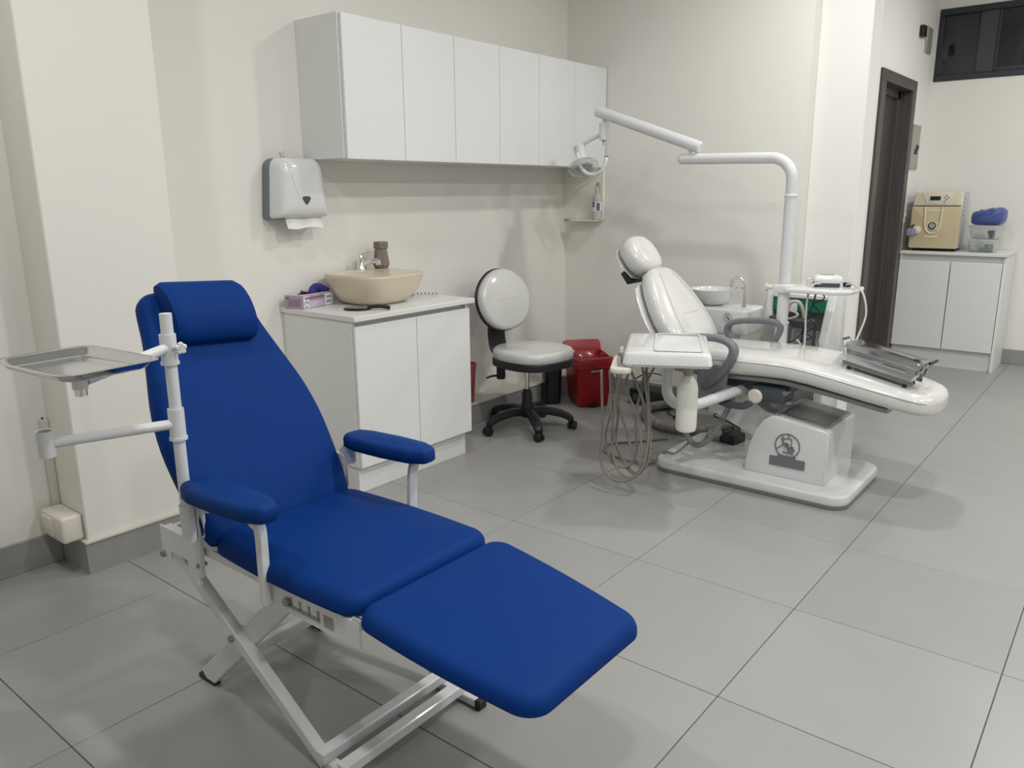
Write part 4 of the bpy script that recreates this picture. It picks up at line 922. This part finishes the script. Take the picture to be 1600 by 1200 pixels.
# side tray fixed to the lamp post
bm = bmesh.new(); prism(bm, roundpoly([(-1.40, 3.90), (-1.16, 3.90), (-1.09, 3.96), (-1.09, 4.18), (-1.15, 4.24), (-1.40, 4.24)], [.02, .06, .06, .06, .06, .02], 6), .022, at(0, 0, .868), .008); stt = finish(bm, 'side_tray', 'wplast', dc, smooth=40)
bm = bmesh.new(); box(bm, -1.462, -1.368, 3.91, 4.01, .862, .902, bev=.008); finish(bm, 'tray_clamp', 'wplast', stt)
bm = bmesh.new(); cyl(bm, (-1.465, 3.955, .882), (-1.50, 3.955, .882), .012, 14, .003)
for k in range(6):
    q = Vector((-1.505, 3.955, .882))+Matrix.Rotation(math.pi/3*k, 3, 'X') @ Vector((0, 0, .012)); bmesh.ops.create_icosphere(bm, subdivisions=1, radius=.009, matrix=at(*q))
finish(bm, 'clamp_knob', 'cream', stt)
bm = bmesh.new(); cyl(bm, (-1.33, 4.06, .888), (-1.33, 4.06, .928), .011, 14, .002); box(bm, -1.322, -1.305, 4.05, 4.07, .888, .918, bev=.003, seg=1); finish(bm, 'tray_socket', 'cream', stt)
for P, r, mname, nm in (([(-1.30, 4.10, .87), (-1.315, 4.11, .80), (-1.335, 4.12, .74), (-1.36, 4.13, .66), (-1.37, 4.13, .58), (-1.372, 4.12, .50)], .0045, 'bluecable', 'straight_cable'),):
    finish(T(P, r, n=8), nm, mname, dc)
zz = [(-1.285, 4.08, .862), (-1.255, 4.08, .842), (-1.26, 4.08, .822), (-1.305, 4.08, .795), (-1.275, 4.08, .762), (-1.285, 4.08, .745), (-1.325, 4.09, .722), (-1.29, 4.09, .69), (-1.29, 4.09, .675), (-1.335, 4.09, .645), (-1.30, 4.09, .622), (-1.335, 4.09, .607), (-1.40, 4.08, .565)]
finish(T(zz, .0032, n=6, smooth=4), 'kinked_cable', 'cable', dc)
finish(T([(-1.33, 4.06, .86), (-1.34, 4.07, .77), (-1.34, 4.08, .70), (-1.37, 4.09, .62), (-1.44, 4.08, .57)], .0028, n=6), 'thin_cable', 'cable', dc)

# ultrasonic scaler on the side tray
t = thing('ultrasonic_scaler', 'white ultrasonic scaler box with dark base on the side tray', 'scaler', (-1.25, 4.08, .89))
msc = at(-1.248, 4.085, .890) @ Rz(math.radians(22))
bm = bmesh.new(); prism(bm, rrect(-.058, .058, -.045, .045, .012, 4), .020, msc, .003); finish(bm, 'base', 'dgrey', t)
bm = bmesh.new(); loft(bm, [[msc @ Vector((p.x, p.y, z)) for p in rrect(-a_, a_, -b_, b_, .014, 5)] for a_, b_, z in ((.060, .048, .020), (.066, .052, .026), (.068, .052, .040), (.062, .046, .052), (.050, .036, .056))]); cv = finish(bm, 'cover', 'wplast', t, smooth=50)
bm = bmesh.new(); box(bm, -.016, .016, -.014, .012, .0555, .058, mx=msc); finish(bm, 'display', 'lgrey', cv, smooth=0)
bm = bmesh.new(); box(bm, -.035, .035, .020, .026, .0555, .0575, mx=msc); finish(bm, 'label_line', 'dgrey', cv, smooth=0)
bm = bmesh.new(); cyl(bm, (-1.165, 4.13, .892), (-1.160, 4.135, .955), .008, 12, .003); hp_ = finish(bm, 'handpiece', 'wplast', t)
bm = bmesh.new(); box(bm, -1.182, -1.146, 4.12, 4.145, .890, .910, bev=.003, seg=1); finish(bm, 'handpiece_stand', 'black', t)
finish(T([(-1.262, 4.04, .905), (-1.283, 3.99, .905), (-1.297, 3.96, .84), (-1.295, 3.95, .74), (-1.29, 3.945, .66), (-1.285, 3.92, .605), (-1.30, 3.86, .645)], .0048, n=8), 'power_lead', 'hosec', t)
finish(T([(-1.165, 4.12, .90), (-1.11, 4.03, .915), (-1.045, 3.97, .885), (-1.015, 3.95, .79), (-1.028, 3.92, .70), (-1.045, 3.86, .625), (-1.075, 3.80, .600)], .0048, n=8), 'handpiece_lead', 'hosec', t)

# steel sterilizer box on the leg rest
SA = math.radians(10.5)
mst = at(-.838, 3.60, .601) @ Ry(SA) @ Rz(math.radians(-6))
t = thing('sterilizer_box', 'polished steel instrument box with black feet on the white leg rest', 'instrument box', (-.835, 3.60, .57))
def sb_(x, y, z): return mst @ Vector((x, y, z))
bm = bmesh.new(); loft(bm, [[mst @ Vector((p.x, p.y, z)) for p in rrect(-a_, a_, -b_, b_, .006, 2)] for a_, b_, z in ((.138, .056, .0), (.140, .058, .002), (.152, .068, .068), (.152, .068, .070), (.150, .066, .070))]); bx2 = finish(bm, 'body', 'steelb', t, smooth=30)
bm = bmesh.new(); loft(bm, [[mst @ Vector((p.x, p.y, z)) for p in rrect(-a_, a_, -b_, b_, .006, 2)] for a_, b_, z in ((.157, .073, .064), (.158, .074, .066), (.156, .072, .084), (.150, .066, .087))]); ld = finish(bm, 'lid', 'steelb', t, smooth=30)
bm = bmesh.new()
tube(bm, [sb_(-.115, -.064, .040), sb_(0, -.066, .040), sb_(.115, -.064, .040)], .006, n=8, ra=.009); finish(bm, 'pressed_rib', 'steelb', bx2)
bm = bmesh.new(); box(bm, -.152, .152, -.060, -.056, -.012, .006, bev=.001, seg=1, mx=mst); box(bm, -.152, .152, .056, .060, -.012, .006, bev=.001, seg=1, mx=mst); finish(bm, 'base_rail', 'steelb', bx2, smooth=0)
for x in (-.12, .12):
    for y in (-.05, .05):
        bm = bmesh.new(); lathe(bm, [(.010, -.0255), (.010, -.020), (.006, -.012), (.006, 0)], (0, 0, 0), n=12, mx=mst @ at(x, y, 0)); finish(bm, 'foot', 'black', t)
bm = bmesh.new(); tube(bm, [sb_(.150, -.05, .02), sb_(.162, -.05, .05), sb_(.185, -.045, .098), sb_(.185, .045, .098), sb_(.162, .05, .05), sb_(.150, .05, .02)], .003, n=8, smooth=0); h1 = finish(bm, 'wire_handle', 'chrome', t)
finish(CY(sb_(.185, -.047, .098), sb_(.185, .047, .098), .006, 10), 'grip', 'black', h1)
bm = bmesh.new(); tube(bm, [sb_(-.150, -.05, .02), sb_(-.165, -.05, .05), sb_(-.185, -.04, .088), sb_(-.185, .04, .088), sb_(-.165, .05, .05), sb_(-.150, .05, .02)], .003, n=8, smooth=0); h2 = finish(bm, 'wire_handle', 'chrome', t)
finish(CY(sb_(-.185, -.03, .088), sb_(-.185, .03, .088), .0055, 10), 'grip', 'dgrey', h2)
bm = bmesh.new(); box(bm, .115, .135, -.022, .004, .0865, .092, bev=.001, seg=1, mx=mst); finish(bm, 'lid_catch', 'black', ld, smooth=0)
bm = bmesh.new(); tube(bm, [sb_(.157, -.03, .075), sb_(.160, -.03, .035), sb_(.157, .0, .02), sb_(.160, .03, .035), sb_(.157, .03, .075)], .0035, n=8, smooth=0); finish(bm, 'wire_clip', 'dgrey', bx2)

# suction unit behind the chair
t = thing('suction_unit', 'white floor-standing suction unit with green panel and jar behind the dental chair', 'suction unit', (-1.48, 4.41, 0))
bm = bmesh.new(); box(bm, -1.66, -1.30, 4.30, 4.57, .02, .16, bev=.012); finish(bm, 'base', 'wplast', t)
bm = bmesh.new(); prism(bm, roundpoly([(4.33, .16), (4.57, .16), (4.57, .83), (4.45, .83), (4.30, .50)], .015, 3), .05, YZ(-1.345), .01); finish(bm, 'side_panel', 'wplast', t)
bm = bmesh.new(); prism(bm, roundpoly([(4.40, .62), (4.57, .60), (4.57, .83), (4.47, .83)], .015, 3), .05, YZ(-1.69), .01); finish(bm, 'side_panel', 'wplast', t)
bm = bmesh.new(); box(bm, -1.64, -1.345, 4.50, 4.57, .16, .80, bev=.004); finish(bm, 'back_panel', 'lgrey', t)
bm = bmesh.new(); box(bm, -1.64, -1.345, 4.42, 4.55, .70, .775, bev=.004, seg=1); gp = finish(bm, 'green_box', 'green', t)
bm = bmesh.new(); box(bm, -1.645, -1.343, 4.41, 4.56, .775, .800, bev=.005, seg=1); finish(bm, 'box_lid', 'wplast', gp)
bm = bmesh.new(); box(bm, -1.545, -1.50, 4.416, 4.42, .70, .765); finish(bm, 'white_label', 'label', gp, smooth=0)
bm = bmesh.new(); lathe(bm, [(.02, .625), (.066, .63), (.068, .64), (.068, .668), (.06, .674), (.02, .678)], (-1.44, 4.36, 0), n=28); jl = finish(bm, 'jar_lid', 'dgrey', t)
bm = bmesh.new(); lathe(bm, [(.055, .42), (.058, .425), (.058, .60), (.05, .625), (.045, .625), (.053, .60), (.053, .43)], (-1.44, 4.36, 0), n=28); finish(bm, 'glass_jar', 'clear', t)
bm = bmesh.new(); lathe(bm, [(.02, .625), (.05, .63), (.052, .665), (.02, .675)], (-1.60, 4.42, 0), n=24); finish(bm, 'jar_lid', 'dgrey', t)
bm = bmesh.new(); box(bm, -1.66, -1.345, 4.34, 4.50, .40, .42, bev=.004, seg=1); finish(bm, 'jar_shelf', 'lgrey', t)
finish(T([(-1.53, 4.36, .70), (-1.515, 4.35, .755), (-1.475, 4.35, .765), (-1.45, 4.35, .735), (-1.44, 4.36, .68)], .009, n=10), 'suction_tube', 'hosec', t)
finish(T([(-1.58, 4.37, .70), (-1.55, 4.35, .672), (-1.50, 4.34, .672), (-1.47, 4.35, .695), (-1.52, 4.36, .712), (-1.56, 4.37, .69)], .007, n=8), 'suction_tube', 'hosec', t)
finish(T([(-1.345, 4.31, .62), (-1.33, 4.28, .55), (-1.30, 4.26, .50), (-1.285, 4.25, .40)], .008, n=8), 'drain_tube', 'clear', t)

# floor clutter round the dental chair
t = thing('power_supply_box', 'black power supply box on the floor by the back wall', 'power supply', (-2.43, 4.47, 0))
mu = at(-2.44, 4.495, 0) @ Rz(math.radians(4))
finish(B(-.115, .115, -.075, .075, .002, .105, bev=.006, mx=mu), 'case', 'black', t)
bm = bmesh.new(); box(bm, -.09, -.03, -.078, -.074, .03, .075, bev=.002, seg=1, mx=mu); finish(bm, 'front_panel', 'dgrey', t)
bm = corr([(-2.20, 4.50, .034), (-2.30, 4.40, .034), (-2.335, 4.28, .034), (-2.26, 4.13, .034), (-2.09, 3.99, .034), (-1.95, 3.985, .034), (-1.86, 4.02, .034), (-1.79, 4.08, .034), (-1.72, 4.2, .034)], .027)
tag(finish(bm, 'corrugated_hose', 'hose'), 'thick grey corrugated suction hose curled on the floor behind the dental chair', 'hose')
tag(finish(T([(-1.98, 3.86, .006), (-2.11, 3.69, .006), (-2.19, 3.585, .006), (-2.14, 3.46, .006), (-1.99, 3.41, .006), (-1.88, 3.41, .007), (-1.835, 3.46, .008)], .0055, n=8), 'floor_hose', 'hose'), 'thin grey hose looping over the floor tiles to the chair base', 'hose')
t = thing('floor_drain', 'grey floor drain at the corner of the dental chair base', 'drain', (-1.89, 3.53, 0))
mdr = at(-1.90, 3.55, 0)
finish(PR(ring((0, 0, 0), (1, 0, 0), (0, 1, 0), .055, .055, 24), .006, mdr, .002), 'rim', 'pvc', t)
bm = bmesh.new()
for k in range(26):
    a_ = random.random()*6.283; r_ = .045*math.sqrt(random.random()); bmesh.ops.create_icosphere(bm, subdivisions=1, radius=.006, matrix=mdr @ at(r_*math.cos(a_), r_*math.sin(a_), .006) @ Matrix.Diagonal((1, 1, .6, 1)))
finish(bm, 'grit', 'brush', t, kind='stuff')
t = thing('foot_pedal', 'black foot control resting on the dental chair base', 'foot pedal', (-1.595, 3.86, .064))
mf = at(-1.598, 3.858, .064) @ Rz(math.radians(-10))
bm = bmesh.new(); prism(bm, [Vector(p) for p in ((-.045, 0), (.045, 0), (.045, .045), (-.02, .055), (-.045, .03))], .11, mf @ XZ(.055), .005); finish(bm, 'body', 'black', t)
bm = bmesh.new(); tube(bm, [mf @ Vector(v) for v in ((-.03, -.045, .05), (-.03, -.045, .068), (-.03, .045, .068), (-.03, .045, .05))], .005, n=8, smooth=0); finish(bm, 'guard_bar', 'black', t)
t = thing('air_pedal', 'flat grey air pedal beside the black foot control on the chair base', 'foot pedal', (-1.68, 3.88, .064))
mf = at(-1.70, 3.86, .064) @ Rz(math.radians(15))
bm = bmesh.new(); prism(bm, roundpoly([(-.045, 0), (.05, 0), (.04, .028), (-.035, .034)], .006, 3), .11, mf @ XZ(.055), .004); finish(bm, 'body', 'pvc', t)
bm = bmesh.new(); cyl(bm, mf @ Vector((.05, 0, .012)), mf @ Vector((.072, 0, .012)), .006, 10); finish(bm, 'hose_plug', 'brush', t)
for P, nm, lb in (([(-1.595, 3.93, .085), (-1.62, 4.0, .10), (-1.70, 4.02, .12), (-1.76, 3.98, .15), (-1.70, 3.9, .20), (-1.60, 3.85, .28)], 'tangled_cable', 'black cable rising from the foot control to the chair underside'),
                  ([(-2.29, 4.50, .012), (-2.24, 4.36, .012), (-2.16, 4.28, .01), (-2.0, 4.2, .01), (-1.9, 4.1, .012), (-1.95, 4.06, .07), (-2.05, 4.13, .08), (-2.12, 4.2, .02)], 'tangled_cable', 'black cable lying inside the curl of the corrugated hose'),
                  ([(-2.53, 4.50, .08), (-2.58, 4.52, .13), (-2.50, 4.54, .185), (-2.40, 4.55, .19), (-2.36, 4.57, .15), (-2.37, 4.58, .08)], 'tangled_cable', 'black cable arching above the power supply box')):
    tag(finish(T(P, .0042, n=6), nm, 'cable'), lb, 'cable')
# two thin pale leads hanging down behind the pump box
tag(finish(T([(-1.255, 3.93, .50), (-1.24, 3.93, .42), (-1.235, 3.93, .35), (-1.24, 3.93, .10), (-1.24, 3.97, .066)], .004, n=6), 'hanging_lead', 'hose'), 'thin grey lead hanging under the leg rest behind the pump box', 'cable')

# ================================================================== STERILIZING CORNER
t = thing('base_cabinet', 'white two-door floor cabinet under the autoclave', 'cabinet', (-1.18, 7.06, 0))
finish(B(-1.545, -.835, 6.865, 7.28, 0, .145, bev=.001, seg=1), 'plinth', 'lam', t, smooth=0)
bm = bmesh.new(); box(bm, -1.545, -1.527, 6.84, 7.288, .145, .868, bev=.001, seg=1); box(bm, -.838, -.820, 6.835, 7.288, .0, .868, bev=.001, seg=1); box(bm, -1.527, -.838, 6.85, 7.288, .145, .163); box(bm, -1.527, -.838, 7.27, 7.288, .163, .868); box(bm, -1.527, -.838, 6.86, 6.875, .79, .868)
finish(bm, 'body', 'lam', t, smooth=0)
for a, b in ((-1.543, -1.183), (-1.180, -.840)): finish(B(a+.0015, b-.0015, 6.818, 6.836, .150, .822, bev=.0015, seg=1), 'door', 'lam', t, smooth=0)
tag(finish(B(-1.545, -.815, 6.815, 7.288, .870, .892, bev=.003), 'cabinet_worktop', 'lamtop', smooth=0), 'white worktop carrying the autoclave and plastic boxes', 'worktop')
# autoclave
t = thing('autoclave', 'beige tabletop autoclave with round dial on the far worktop', 'autoclave', (-1.33, 7.05, .892))
ma = at(-1.335, 6.885, .892) @ Rz(math.radians(4))
bm = bmesh.new(); box(bm, -.155, .172, .03, .37, .022, .448, bev=.006, mx=ma); finish(bm, 'case', 'autos', t)
bm = bmesh.new()
for k in range(5):
    for q in range(2):
        cyl(bm, ma @ Vector((.1715, .08+.07*q, .40-.03*k-.01*q)), ma @ Vector((.1735, .08+.07*q, .40-.03*k-.01*q)), .007, 8)
finish(bm, 'vent_holes', 'sheet', t, kind='stuff')
bm = bmesh.new(); prism(bm, roundpoly([(-.165, .345), (.165, .345), (.160, .448), (-.150, .448)], .006, 3), .035, ma @ XZ(.030), .006); hp1 = finish(bm, 'control_panel', 'autol', t)
bm = bmesh.new(); prism(bm, [Vector(p) for p in ((-.105, .438), (.105, .438), (.075, .358), (-.075, .358))], .006, ma @ XZ(-.002), .002); kp = finish(bm, 'key_panel', 'cream', hp1)
finish(B(-.05, .022, -.0105, -.007, .385, .415, mx=ma), 'screen', 'blackg', kp, smooth=0)
for k, (x, z) in enumerate(((.05, .405), (.062, .42), (.062, .39), (.075, .405), (.05, .375))):
    finish(CY(ma @ Vector((x, -.007, z)), ma @ Vector((x, -.011, z)), .005, 10), 'button', 'dgrey', kp)
bm = bmesh.new(); prism(bm, roundpoly([(-.168, .022), (.168, .022), (.168, .338), (-.168, .338)], .012, 4), .045, ma @ XZ(.030), .008); dr = finish(bm, 'door', 'auto', t)
bm = bmesh.new(); tube(bm, [ma @ Vector(v) for v in ((-.075, -.016, .335), (-.070, -.017, .22), (-.055, -.017, .16), (-.02, -.017, .135), (.02, -.017, .15), (.036, -.017, .20), (.042, -.016, .335))], .007, n=8); finish(bm, 'door_ridge', 'autol', dr)
bm = bmesh.new(); prism(bm, roundpoly([(-.055, .165), (.028, .165), (.028, .225), (-.055, .225)], .01, 3), .004, ma @ XZ(-.0145)); prism(bm, roundpoly([(-.055, .30), (.036, .30), (.036, .318), (-.055, .318)], .004, 2), .003, ma @ XZ(-.0145)); prism(bm, roundpoly([(-.06, .105), (.03, .105), (.03, .122), (-.06, .122)], .004, 2), .003, ma @ XZ(-.0145)); finish(bm, 'label_plates', 'autol', dr, kind='stuff')
bm = bmesh.new(); lathe(bm, [(.028, 0), (.028, .008), (.021, .012)], (0, 0, 0), n=28, mx=ma @ at(-.014, -.016, .195) @ Rx(math.pi/2)); dl = finish(bm, 'gauge', 'dgrey', dr)
finish(CY(ma @ Vector((-.014, -.0275, .195)), ma @ Vector((-.014, -.0295, .195)), .019, 24), 'gauge_face', 'lgrey', dl)
bm = bmesh.new(); lathe(bm, [(.030, 0), (.030, .012), (.024, .016)], (0, 0, 0), n=24, mx=ma @ at(-.118, -.014, .16) @ Rx(math.pi/2)); finish(bm, 'handle_boss', 'autol', dr)
bm = bmesh.new(); prism(bm, roundpoly([(-.185, .115), (-.135, .118), (-.118, .14), (-.122, .172), (-.185, .172)], .012, 4), .028, ma @ XZ(-.025), .006); hd2 = finish(bm, 'handle', 'mauve', dr)
bm = bmesh.new(); tube(bm, [ma @ Vector(v) for v in ((-.15, -.04, .165), (-.15, -.04, .195), (-.135, -.04, .199))], .006, n=8, smooth=0); finish(bm, 'handle_rod', 'black', hd2)
for x in (-.13, .14):
    for y in (.05, .33): finish(CY(ma @ Vector((x, y, 0)), ma @ Vector((x, y, .024)), .014, 12), 'foot', 'black', t)
# plastic boxes
def plastic_box(z, label, contents):
    t = thing('plastic_box', label, 'plastic box', (-1.0, 7.0, z), 'stacked clear plastic boxes')
    m = at(-1.0, 7.02, z) @ Rz(math.radians(-6))
    def o(a, b, zz, r=.02): return [m @ Vector((p.x, p.y, zz)) for p in rrect(-a, a, -b, b, r, 4)]
    bm = bmesh.new(); loft(bm, [o(.080, .10, 0), o(.092, .115, .088), o(.090, .113, .088), o(.078, .098, .002)]); finish(bm, 'box_body', 'clear', t)
    bm = bmesh.new(); loft(bm, [o(.096, .119, .084), o(.098, .121, .086), o(.098, .121, .096), o(.092, .115, .098), o(.088, .11, .094)]); finish(bm, 'lid', 'clearw', t)
    for k, (x, y, zz, a, b, c2, mm) in enumerate(contents):
        bm = bmesh.new(); box(bm, x-a, x+a, y-b, y+b, zz, zz+c2, bev=.004, mx=m @ Rz(.25*(k-1))); finish(bm, 'contents', mm, t)
plastic_box(.893, 'lower clear plastic box of small packets on the far worktop', [(-.04, -.05, .004, .025, .02, .04, 'paper'), (.01, -.06, .004, .02, .02, .03, 'teal'), (.03, .02, .004, .03, .03, .05, 'lgrey')])
plastic_box(.9925, 'upper clear plastic box with a white roll, under the blue bundle', [(-.01, -.05, .004, .05, .018, .03, 'paper'), (.03, .02, .004, .02, .03, .055, 'dgrey')])
# blue bundle
m = at(-.995, 7.02, 1.0925) @ Rz(math.radians(-6)); secs = []
for k in range(17):
    s_k = k/16; x = -.118+.236*s_k; e = max(.12, (1-abs(2*s_k-1)**5)**.5); h = .098+.042*s_k
    secs.append([m @ Vector((x, .10*e*math.copysign(abs(math.cos(q))**.55, math.cos(q)), max(.0, h/2+h/2*(.25+.75*e)*math.copysign(abs(math.sin(q))**.55, math.sin(q))+(.006*math.sin(4*q+k*1.3)+random.uniform(-.004, .004))*(math.sin(q) > -.3)))) for q in [2*math.pi*i/32 for i in range(32)]])
bm = bmesh.new(); loft(bm, secs); tag(finish(bm, 'blue_bundle', 'bag', smooth=60), 'blue cloth bundle wrapped in clear plastic on top of the boxes', 'bundle')
# wall fittings by the door
t = thing('panel_board', 'tall metal electrical cover plate with black switches beside the door', 'switch panel', (XD, 6.97, 1.5))
pbd = finish(B(XD, XD+.012, 6.862, 7.085, 1.512, 1.842, bev=.002, seg=1), 'cover', 'plate', t, smooth=0)
for y0, y1, z0, z1 in ((6.95, 7.01, 1.625, 1.66), (6.985, 7.045, 1.66, 1.695)): finish(B(XD+.011, XD+.02, y0, y1, z0, z1, bev=.002, seg=1), 'breaker', 'black', pbd, smooth=0)
for y in (6.88, 7.065):
    for z in (1.53, 1.825): finish(CY((XD+.011, y, z), (XD+.015, y, z), .006, 8), 'screw', 'brush', pbd)
t = thing('wall_speaker', 'small black sensor box high on the wall above the door', 'sensor', (XD, 6.80, 2.45))
finish(B(XD+.0, XD+.035, 6.757, 6.842, 2.452, 2.53, bev=.005), 'housing', 'black', t); finish(CY((XD+.012, 6.84, 2.468), (XD+.012, 6.95, 2.458), .006, 8), 'cable_stub', 'cream', t)
t = thing('junction_box', 'grey metal junction box high on the wall beside the window', 'junction box', (XD, 7.03, 2.37))
finish(B(XD, XD+.012, 6.96, 7.12, 2.368, 2.555, bev=.003, seg=1), 'housing', 'plate', t, smooth=0); finish(B(XD+.012, XD+.016, 6.966, 7.114, 2.374, 2.549, bev=.002, seg=1), 'lid', 'plate', t, smooth=0)
t = thing('light_switch', 'white light switch between the door and the autoclave', 'light switch', (XD, 6.93, 1.1))
finish(B(XD, XD+.009, 6.86, 6.94, 1.10, 1.23, bev=.002, seg=1), 'plate', 'cream', t, smooth=0); finish(B(XD+.008, XD+.013, 6.885, 6.915, 1.15, 1.18, bev=.002, seg=1), 'rocker', 'cream', t, smooth=0)
